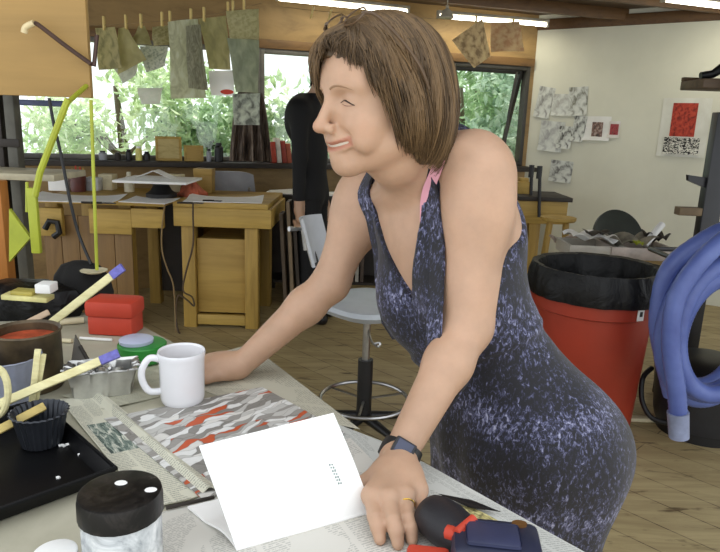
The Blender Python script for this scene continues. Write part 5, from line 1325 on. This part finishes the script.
dk = np.linalg.norm(q - np.array([.058, .04, -.034]), axis=1); blend((.03 - dk) / .03 * .5, (1.0, .80, .78))
dk = np.linalg.norm(q - np.array([.113, .0, -.03]), axis=1); blend((.018 - dk) / .018 * .5, (1.0, .78, .75))
body = meshify('body', P_, Q_, M_skin, wm, tint)
# teeth
b = MB(); n = 16; 
tp_ = [H(*(lambda c: (c[0] - .0022, c[1], c[2] + .0002))(cv(y_))) for y_ in np.linspace(-.029, .029, n)]
b.tube([Vector(p) for p in tp_], .0030, 8); b.build('teeth', plain('teeth', 'cdc4b4', .25, var=.03), wm)
# ---------------------------------------------------------------- dress
D_ = Body(); g = .0075
D_.add(el(T(0, 0, -.15), (.095 + g, .135 + g, .17 + g), Rb), .02)
D_.add(rc(T(-.015, .13, -.015), T(-.015, -.13, -.015), .052 + g, .052 + g), .05)
D_.add(el(T(-.03, 0, -.10), (.085 + g, .15 + g, .12 + g), Rb), .04)
for s in (1, -1):
    D_.add(rc(T(-.025, .04 * s, .035), T(-.02, .13 * s, .005), .04 + g, .038 + g), .04)
    D_.add(el(T(.055, .07 * s, -.205), (.060 + g, .066 + g, .078 + g), Rb), .05)
D_.add(el(T(.01, 0, -.33), (.092 + g, .125 + g, .13 + g), Rb), .06)
D_.add(el(TP(-.01, 0, -.0), (.125 + g, .172 + g, .135 + g), Rp), .06)
for s in (1, -1):
    D_.add(el(TP(-.075, .078 * s, -.05), (.105 + g, .098 + g, .115 + g), Rp), .05)
    D_.add(rc(TP(-.01, .06 * s, -.06), TP(-.015, .085 * s, -.40), .125, .105), .06)
D_.add(rc(TP(-.06, 0, -.08), TP(-.06, 0, -.40), .12, .12), .08)
HEM = HIP[2] - .44
def dress_post(p, d):
    q = (p - SM.astype(F32)) @ Rb.T.astype(F32); f, l, u = q[:, 0], q[:, 1], q[:, 2]
    qp = (p - HIP.astype(F32)) @ Rp.T.astype(F32); ang = np.arctan2(qp[:, 1], qp[:, 0])
    low = np.clip((.12 - qp[:, 2]) / .4, 0, 1)
    d = d + low * .006 * np.sin(ang * 9 + qp[:, 2] * 2) - .0015 * np.sin(u * 90 + l * 20) * np.exp(-((u + .30) / .05) ** 2)
    # waist seam
    d = d - .003 * np.exp(-((u + .30) / .006) ** 2)
    # neckline: deep V in front, scoop behind
    vw = np.clip((u + .185) * .46, 0, .072)
    neck = np.where(f > -.01, np.maximum(np.abs(l) - vw, -(u + .185)), np.maximum(np.abs(l) - .075, -(u + .06 + (.075 - np.abs(l)) * -.0)))
    d = np.maximum(d, -neck)
    # arm holes
    for s, E in ((1, E_L), (-1, E_R)):
        w_ = l * s - (.112 + np.clip(-u - .06, 0, .12) * .35); ah = np.maximum(-w_, -(u + .155)); 
        d = np.maximum(d, -ah)
        # lower rounding
    d = np.maximum(d, HEM - p[:, 2])
    return d
P_, Q_ = surf(D_, (-.10, .70, .38), (.72, 1.52, 1.44), .0045, post=dress_post)
t = NT('ikat_dress'); v = t.coord()
qn = t.coord(scale=(1, 1, .55)); n1 = t.noise(qn, 170, 3, .7, .7)
sp = t.t.nodes.new('ShaderNodeSeparateXYZ'); t.l(v, sp.inputs[0])
wv = t.math('SINE', t.math('ADD', t.math('MULTIPLY', sp.outputs[2], 40.0), t.math('MULTIPLY', t.noise(v, 5, 2), 5.0)))
n2 = t.noise(t.coord(scale=(1, 1, .6)), 16, 3, .6, .8)
zz_ = t.math('PINGPONG', t.math('MULTIPLY', t.math('ADD', sp.outputs[0], sp.outputs[1]), 18.0), .5)
wz = t.math('SINE', t.math('ADD', t.math('MULTIPLY', sp.outputs[2], 75.0), t.math('MULTIPLY', zz_, 6.0)))
dens = t.math('ADD', t.math('MULTIPLY', wv, .050), t.math('ADD', t.math('MULTIPLY', wz, .022), t.math('MULTIPLY', n2, .16)))
m_ = t.math('ADD', n1, dens)
c = t.ramp(m_, [(.55, '0c0c17'), (.63, '262840'), (.72, '5c5e7e'), (.83, 'a2a4be')])
t.bump(n1, .3, .001); M_dress = t.fin(c, .75)
t.b.inputs['Sheen Weight'].default_value = .15
meshify('dress', P_, Q_, M_dress, wm)
# pink strap of the top beneath
def on_body(p0, p1, n=14, lift=.003, body=W_, mid=None, step=14):
    out = []; mid = (N_(p0) + N_(p1)) / 2 if mid is None else N_(mid)
    for i in range(n + 1):
        k = i / n; p = N_(p0) * (1 - k) ** 2 + mid * 2 * k * (1 - k) + N_(p1) * k * k
        for _ in range(step):
            e_ = 1e-3; d0 = float(body.ev(p[None].astype(F32))[0]); gr = N_([float(body.ev((p + N_(ax) * e_)[None].astype(F32))[0]) - d0 for ax in np.eye(3)]); gr = unit(gr)
            p = p - gr * (d0 - lift) * .8
        out.append((Vector(p), Vector(gr)))
    return out
# lash lines and eyebrows lie on the skin
M_lash = plain('dark_lashes', '3a2820', .6); M_brow = plain('brow_hair', '94755a', .8)
def on_face(y, z, lift):
    x = .14
    for _ in range(40):
        d = float(W_.ev(H(x, y, z)[None].astype(F32))[0]) - lift; x -= d * .6
    return Vector(H(x, y, z))
for s in (1, -1):
    for nm, mt, y0, y1, zf, rad_, lf in (('upper_lashes', M_lash, .019, .047, lambda k: .003 + .005 * math.sin(PI * k ** .8) - .005 * k, (.0006, .0015, .0008), .0002),
                                   ('lower_lashes', plain('lid_line', '7a5040', .6), .021, .045, lambda k: .0015 - .0015 * math.sin(PI * k) - .0035 * k, (.0003, .0006, .0003), .0),
                                   ('eyebrow', M_brow, .012, .050, lambda k: .0235 + .006 * math.sin(PI * k ** .8) - .005 * k, (.0020, .0017, .0006), -.0006)):
        pts = [on_face((y0 + (y1 - y0) * k) * s, zf(k), lf) for k in np.linspace(0, 1, 13)]
        MB().tube(pts, list(np.interp(np.linspace(0, 1, 13), [0, .5, 1], rad_)), 6).build(nm, mt, wm)
def strap(pts, w_, th, mt, name, parent):
    b = MB()
    def f(u, v):
        k = u * (len(pts) - 1); i = min(int(k), len(pts) - 2); q = k - i; p = pts[i][0].lerp(pts[i + 1][0], q); nn = pts[i][1].lerp(pts[i + 1][1], q).normalized()
        t_ = (pts[i + 1][0] - pts[i][0]).normalized(); s_ = t_.cross(nn).normalized(); return p + s_ * (v - .5) * w_
    b.sheet(f, 28, 2, th); return b.build(name, mt, parent)
M_pink = plain('pink_fabric', 'd79aa8', .7, var=.04)
def over_shoulder(l0, l1, a0, a1, lift, n=22):
    """path over the shoulder at side offset l, found by marching in to the skin"""
    out = []; O = (-.03, -.03)
    for i in range(n + 1):
        k = i / n; a = math.radians(a0 + (a1 - a0) * k); l = l0 + (l1 - l0) * k; r = .22
        for _ in range(40):
            p = N_(T(O[0] + math.cos(a) * r, l, O[1] + math.sin(a) * r)); d = float(W_.ev(p[None].astype(F32), TORSO_OPS)[0]) - lift
            r -= d * .7
        out.append((Vector(p), Vector(unit(F0 * math.cos(a) + U0 * math.sin(a)))))
    return out
for s in (1, -1):
    strap(over_shoulder(.090 * s, .088 * s, -58, 128, .0065), .036, .004, M_dress, 'dress_strap', wm)
sp_ = []
for px, py in ((441, 158),  (434, 176), (428, 190), (425, 205), (425, 225), (429, 245)):
    d_ = N_(ray(px, py)); d_ = d_ / np.linalg.norm(d_); r = .8
    for _ in range(60): r += (float(W_.ev((N_(CAM) + d_ * r)[None].astype(F32))[0]) - .0045) * .7
    p = N_(CAM) + d_ * r; d0 = float(W_.ev(p[None].astype(F32))[0]); gr = unit([float(W_.ev((p + N_(ax) * 2e-3)[None].astype(F32))[0]) - d0 for ax in np.eye(3)])
    sp_.append((Vector(p), Vector(gr)))
strap(sp_, .018, .003, M_pink, 'pink_strap', wm)
# watch
dirw = unit(E_L - W_L); pw = W_L + dirw * .006; rw = .0300
ax = Vector(dirw); a1 = ax.cross(V(0, 0, 1)).normalized(); a2 = a1.cross(ax)
b = MB(); prof = []
Mw_ = Matrix((a1, a2, ax)).transposed().to_4x4(); Mw_.translation = Vector(pw)
MB().lathe([(rw - .004, -.011), (rw, -.010), (rw + .001, 0), (rw, .010), (rw - .004, .011)], V(0, 0, 0), 40, M=None).build('tmp', M_blackp) if False else None
b.lathe([(rw - .003, -.0135), (rw + .0005, -.0125), (rw + .0015, 0), (rw + .0005, .0125), (rw - .003, .0135)], Vector(pw), 44, M=Mw_.to_3x3().to_4x4(), sy=.86)
wt = b.build('wristwatch', M_blackp, wm); wt['label'] = 'black wristwatch'
cdv = (CAM - Vector(pw)); cdv = (cdv - ax * cdv.dot(ax)).normalized(); cdv = (cdv + V(.3, 0, .55)); cdv = (cdv - ax * cdv.dot(ax)).normalized()
sdv = ax.cross(cdv); Mf = Matrix((sdv, ax, cdv)).transposed().to_4x4(); Mf.translation = Vector(pw) + cdv * (rw - .003)
MB().box((-.016, -.013, -.002), (.016, .013, .008), .003, Mf).build('watch_case', M_black, wt)
MB().box((-.012, -.010, .0081), (.012, .010, .0092), .001, Mf).build('watch_face', plain('watch_glass', '3a3e52', .1), wt)
# ring on the ring finger
k, m2 = Vector(LKN[2]), Vector(LMD[2]); ax = (m2 - k).normalized(); c0 = k.lerp(m2, .42); a1 = ax.cross(V(0, 0, 1)).normalized(); a2 = a1.cross(ax)
rg = MB().tube([c0 + (a1 * math.cos(a) + a2 * math.sin(a)) * .0102 for a in np.linspace(0, 2 * PI, 24, endpoint=False)], .0014, 8, closed=True).build('ring', plain('gold', 'd9b45c', .25, 1), wm); rg['label'] = 'gold ring'
# ---------------------------------------------------------------- hair
HB = Body()
HB.add(el(H(-.016, 0, .032), (.106, .090, .102), HRT), .02)
HB.add(el(H(-.042, 0, -.032), (.076, .087, .088), HRT), .04)
HB.add(el(H(.044, -.012, .064), (.050, .056, .042), HRT), .03)
HB.add(el(H(-.062, 0, -.085), (.048, .066, .045), HRT), .03)
def env(p): return HB.ev(p.astype(F32))
def hair_post(p, d):
    q = (p - HC.astype(F32)) @ HRT.T.astype(F32); x, y, z = q[:, 0], q[:, 1], q[:, 2]
    ang = np.arctan2(y, x + .03)
    d = d + .006 + .0028 * np.sin(ang * 23 + z * 60 + 2 * np.sin(z * 40)) + .0018 * np.sin(ang * 47 + z * 30)
    face = np.sqrt(((x - .135) / .146) ** 2 + (y / .16) ** 2 + ((z + .075) / .152) ** 2) - 1
    face = face * .11
    d = np.maximum(d, -face)
    low = (-.098 + .30 * np.clip(x + .03, 0, .1)) - z; d = np.maximum(d, low)
    inner = np.sqrt(((x - .02) / .085) ** 2 + (y / .068) ** 2 + ((z + .10) / .06) ** 2) - 1
    d = np.maximum(d, -inner * .06)
    return d
P_, Q_ = surf(HB, HC - .2, HC + .2, .0035, post=hair_post)
t = NT('brown_hair'); at = t.t.nodes.new('ShaderNodeAttribute'); at.attribute_name = 'tint'
c = t.mix(1.0, '6b563c', at.outputs[0], 'MULTIPLY'); n = t.noise(t.coord(), 40, 3); c = t.mix(t.math('MULTIPLY', n, .35), c, '4c3520')
M_hair = t.fin(c, .42); t.b.inputs['Specular IOR Level'].default_value = .35
hair = meshify('hair', P_, Q_, M_hair, wm, np.tile([.55, .55, .55, 1.], (len(P_), 1)))
rs = np.random.RandomState(7)
def strands(starts, ends, npt=16, lift0=.0005, lift1=.008, bow=None, rad=.00085):
    n = len(starts); t_ = np.linspace(0, 1, npt); O = np.array([-.022, 0, .01])
    a = starts - O; b_ = ends - O; la = np.linalg.norm(a, axis=1, keepdims=True); lb = np.linalg.norm(b_, axis=1, keepdims=True); a = a / la; b_ = b_ / lb
    om = np.arccos(np.clip((a * b_).sum(1), -1, 1))[:, None]; pts = []
    lift = rs.uniform(lift0, lift1, (n, 1)); wv = starts[:, :1] * 90 + rs.normal(0, .8, (n, 1)); wa = rs.uniform(.0, .05, (n, 1)); sd_ = np.cross(a, b_); sd_ /= np.linalg.norm(sd_, axis=1, keepdims=True) + 1e-9
    for s in t_:
        d = (np.sin((1 - s) * om) * a + np.sin(s * om) * b_) / np.sin(om)
        if bow is not None: d = d + bow * math.sin(PI * s)
        d = d + sd_ * wa * np.sin(s * 5 + wv); d /= np.linalg.norm(d, axis=1, keepdims=True)
        r = np.full((n, 1), .17)
        for _ in range(14):
            w_ = HC + (O + d * r) @ HRT
            r = r - env(w_)[:, None] * .95
        tip = max(0, (s - .88) / .12)
        rr = r + lift * (.4 + .6 * s) - tip * .004 + .0035 * np.sin(s * 7 + starts[:, :1] * 110) * s
        pts.append(O + d * rr)
    return np.stack(pts, 1)       # n, npt, 3 local
def U_(a, b, n): return rs.uniform(a, b, n)
groups = []
def mk(n, tx, endf, bow=None):
    """from the parting (x range tx, y slightly left) to end directions"""
    u = np.sort(rs.rand(n)); x = tx[0] + (tx[1] - tx[0]) * u; st = np.stack([x, np.full(n, .016) + rs.normal(0, .004, n), np.full(n, .13)], 1)
    en = endf(u, n); groups.append(strands(st, en, bow=bow))
# near side: from the front of the parting swept back over the ear to the nape
mk(1100, (.075, -.02), lambda u, n: np.stack([.012 - .045 * u + rs.normal(0, .010, n), np.full(n, .10), -.085 - .02 * u + rs.normal(0, .016, n)], 1), bow=np.array([-.18, .12, .05]))
mk(700, (.0, -.09), lambda u, n: np.stack([-.03 - .07 * u + rs.normal(0, .01, n), .095 - .05 * u, -.11 + rs.normal(0, .012, n)], 1))
mk(700, (-.05, -.10), lambda u, n: np.stack([-.12 + rs.normal(0, .008, n), .06 - .14 * u, -.115 + rs.normal(0, .012, n)], 1))
mk(420, (.0, -.09), lambda u, n: np.stack([-.03 - .07 * u, -.095 + .05 * u, -.11 + rs.normal(0, .012, n)], 1))
# far side fringe sweeping forward and down
mk(1000, (.07, .0), lambda u, n: np.stack([.085 - .05 * u + rs.normal(0, .008, n), -.05 - .045 * u + rs.normal(0, .010, n), .030 - .05 * u + rs.normal(0, .014, n)], 1), bow=np.array([.22, -.05, .05]))
mk(300, (.04, -.04), lambda u, n: np.stack([.03 - .04 * u, np.full(n, -.10), -.05 + rs.normal(0, .02, n)], 1))
mk(350, (.078, .03), lambda u, n: np.stack([.045 - .02 * u + rs.normal(0, .006, n), np.full(n, .09), .01 + rs.normal(0, .018, n)], 1), bow=np.array([-.05, .1, .10]))
mk(420, (.085, .02), lambda u, n: np.stack([.100 - .01 * u + rs.normal(0, .006, n), .016 - .072 * u + rs.normal(0, .005, n), .094 - .054 * u ** .8 + rs.normal(0, .008, n)], 1), bow=np.array([.1, -.04, .06]))
mk(380, (.085, .02), lambda u, n: np.stack([.062 - .05 * u + rs.normal(0, .005, n), np.full(n, .085), .030 - .02 * u + rs.normal(0, .012, n)], 1), bow=np.array([.0, .08, .10]))
mk(380, (.085, .045), lambda u, n: np.stack([.098 - .022 * u + rs.normal(0, .004, n), .018 + .045 * u + rs.normal(0, .004, n), .100 - .045 * u + rs.normal(0, .005, n)], 1), bow=np.array([.06, .03, .06]))
G_ = np.concatenate(groups); n, k = G_.shape[:2]
Wp = HC + G_.reshape(-1, 3) @ HRT; Wp = Wp.reshape(n, k, 3)
tg = np.gradient(Wp, axis=1); tg /= np.linalg.norm(tg, axis=2, keepdims=True); out = Wp - (HC - hf * .02); out /= np.linalg.norm(out, axis=2, keepdims=True)
s1 = np.cross(tg, out); s1 /= np.linalg.norm(s1, axis=2, keepdims=True) + 1e-9; s2 = np.cross(s1, tg)
rad = rs.uniform(.0006, .0013, (n, 1, 1)) * (1 - .75 * np.linspace(0, 1, k)[None, :, None] ** 4)
ring = [Wp + (s1 * math.cos(a) * 1.3 + s2 * math.sin(a)) * rad for a in (PI / 2, PI / 2 + 2.094, PI / 2 + 4.189)]
Vv = np.stack(ring, 2).reshape(-1, 3)
bi = (np.arange(n)[:, None, None] * k + np.arange(k - 1)[None, :, None]) * 3; j = np.arange(3)[None, None, :]
q4 = np.stack([bi + j, bi + (j + 1) % 3, bi + 3 + (j + 1) % 3, bi + 3 + j], -1).reshape(-1, 4)
tone = 1.0 + .38 * np.sin(G_[:, 8, 0] * 160 + G_[:, 8, 1] * 120 + G_[:, 8, 2] * 90) + rs.normal(0, .22, n) + .5 * (rs.rand(n) < .06); tone = np.clip(tone, .35, 2.0); tn = np.repeat(tone, k * 3)
col = np.stack([tn, tn * .985, tn * .95, np.ones_like(tn)], 1)
hs = meshify('hair_strands', Vv, q4, M_hair, wm, col)
# glasses pushed up on the head
M_gl = plain('tortoise_frame', '5a4632', .3); tl = NT('clear_lens'); gb = tl.t.nodes.new('ShaderNodeBsdfGlossy'); gb.inputs[1].default_value = .05; tb = tl.t.nodes.new('ShaderNodeBsdfTransparent'); mm = tl.t.nodes.new('ShaderNodeMixShader'); mm.inputs[0].default_value = .15
nz = tl.noise(tl.coord(), 5, 1); tl.l(tl.ramp(nz, [(.3, 'f2efe6'), (.7, 'ffffff')]), tb.inputs[0]); tl.l(tb.outputs[0], mm.inputs[1]); tl.l(gb.outputs[0], mm.inputs[2]); tl.l(mm.outputs[0], tl.t.nodes['Material Output'].inputs[0])
gl = thing('eyeglasses', 'eyeglasses pushed up on top of the womans brown hair', 'glasses', H(.06, 0, .14))
gu = unit([.55, 0, .84]); gn = unit([.84, 0, -.0]); 
gx = unit([.80, 0, .60]); gz = unit([-.60, 0, .80])     # lens plane spanned by y and gx..., resting on the hair top
cgl = [N_([.056, .032 * s, .122]) for s in (1, -1)]
def lw_(c, a, r=1.0): return Vector(HC + (c + (N_([0, 1, 0]) * .025 * math.cos(a) + N_([-.55, 0, .62]) * .019 * math.sin(a)) * r) @ HRT)
for c_ in cgl:
    MB().tube([lw_(c_, a) for a in np.linspace(0, 2 * PI, 32, endpoint=False)], .0015, 8, closed=True).build('rim', M_gl, gl)
    b = MB(); vs = [b.b.verts.new(lw_(c_, a, .97)) for a in np.linspace(0, 2 * PI, 32, endpoint=False)]; b.b.faces.new(vs); b.build('lens', tl.m, gl)
MB().tube([Vector(HC + (N_([.056, y_, .124 + .003 * (1 - (y_ / .009) ** 2)])) @ HRT) for y_ in np.linspace(-.009, .009, 6)], .0016, 8).build('bridge', M_gl, gl)
for s in (1, -1):
    pts = [N_([.056, .053 * s, .124]), N_([.046, .074 * s, .118]), N_([.018, .094 * s, .082]), N_([-.006, .103 * s, .045]), N_([-.022, .100 * s, .015])]
    MB().tube(catmull([Vector(HC + p @ HRT) for p in pts], 6), .0026, 8).build('temple', M_gl, gl)
# ================================================================ person in black by the far table
K_ = Body(); K = N_(P(305, 100, 4.45)); kx, ky = K[0], K[1]; top_z = 1.72
shz = float(P(300, 100, 4.45).z)
KF = unit([.97, -.2, 0]); KL = N_([-KF[1], KF[0], 0]); KU = N_([0, 0, 1.]); RK = N_([KF, KL, KU])
def KP(f, l, z): return N_([kx, ky, 0]) + KF * f + KL * l + N_([0, 0, z])
cl = Body()
def both(pr, k=.03): K_.add(pr, k)
K_.add(rc(KP(.06, 0, shz + .01), KP(.12, 0, shz + .12), .052, .05), .03)
K_.add(el(KP(.14, 0, shz + .18), (.098, .078, .12), RK), .03); K_.add(el(KP(.20, 0, shz + .12), (.05, .05, .07), RK), .03)
K_.add(el(KP(.245, 0, shz + .155), (.014, .013, .018), RK), .01)
K_.add(el(KP(0.0, 0, shz - .13), (.125, .16, .17), RK), .03); K_.add(el(KP(.05, 0, shz - .36), (.10, .15, .22), RK), .05); K_.add(rc(KP(0, .13, shz - .07), KP(0, -.13, shz - .07), .075, .075), .05)
for s in (1, -1):
    sh_ = KP(.01, .16 * s, shz - .08); elb = KP(.03, .20 * s, shz - .36); wr = KP(.065 + .04 * s, .20 * s, .81)
    K_.add(rc(sh_, elb, .05, .042), .04); K_.add(rc(elb, wr, .04, .028), .02)
    K_.add(rc(wr, wr + N_([0, 0, -.06]) + KF * .01, .027, .026), .015)
    for k in range(4):
        f0 = wr + N_([0, 0, -.07]) + KF * (.03 - .02 * k); K_.add(rc(f0, f0 + N_([0, 0, -.045]) - KL * .02 * s, .010, .008), .006)
    f0 = wr + N_([0, 0, -.04]) + KF * .03; K_.add(rc(f0, f0 + N_([0, 0, -.045]) + KF * .015, .011, .009), .008)
    K_.add(rc(KP(.06, .085 * s, .88), KP(.07, .09 * s, .48), .085, .06), .04); K_.add(rc(KP(.07, .09 * s, .48), KP(.03, .09 * s, .09), .058, .042), .02)
    K_.add(rc(KP(.01, .09 * s, .045), KP(.18, .10 * s, .038), .045, .034), .02)
K_.add(el(KP(.055, 0, .95), (.10, .15, .14), RK), .05)
bp = thing('person', 'person in black clothes standing with lowered hands behind the smiling woman', 'person', (kx, ky, 0))
P_, Q_ = surf(K_, (kx - .5, ky - .5, -.01), (kx + .5, ky + .5, 1.95), .008)
meshify('body', P_, Q_, M_skin, bp, np.ones((len(P_), 4)))
M_blk = plain('black_cotton', '0d0d10', .85, bump=.3)
def cut_top(p, d): 
    d = d - .009; q = (p - N_([kx, ky, 0]).astype(F32)) @ RK.T.astype(F32)
    d = np.maximum(d, p[:, 2] - (shz + .045)); d = np.maximum(d, .81 - p[:, 2])
    return np.maximum(d, .875 - p[:, 2] - 9 * (np.abs(q[:, 1]) < .115) * 1.0)
P_, Q_ = surf(K_, (kx - .5, ky - .5, .7), (kx + .5, ky + .5, 1.7), .008, post=cut_top); meshify('black_top', P_, Q_, M_blk, bp)
def cut_tr(p, d):
    q = (p - N_([kx, ky, 0]).astype(F32)) @ RK.T.astype(F32); d = d - .007
    d = np.maximum(d, p[:, 2] - .90); d = np.maximum(d, .085 - p[:, 2]); return d
KT = Body(); KT.ops = [o for o in K_.ops if o[0][1][2] < 1.0 and abs(float((o[0][1] - KP(0, 0, 0)) @ KL)) < .13 and o[0][2] > .08]
P_, Q_ = surf(KT, (kx - .5, ky - .5, 0.0), (kx + .5, ky + .5, 1.1), .008, post=cut_tr); meshify('black_trousers', P_, Q_, M_blk, bp)
def cut_sh(p, d): return np.maximum(d - .006, p[:, 2] - .083)
P_, Q_ = surf(K_, (kx - .5, ky - .5, -.02), (kx + .5, ky + .5, .2), .006, post=cut_sh); meshify('shoes', P_, Q_, M_blackp, bp)
def cut_h(p, d):
    q = (p - KP(.14, 0, shz + .18).astype(F32)) @ RK.T.astype(F32); return np.maximum(d - .012, np.maximum(q[:, 0] * .8 - q[:, 2] * .9 - .0, -.13 - q[:, 2]))
P_, Q_ = surf(K_, (kx - .4, ky - .4, 1.4), (kx + .4, ky + .4, 1.98), .007, post=cut_h); meshify('hair', P_, Q_, plain('dark_hair', '2b2119', .6), bp)
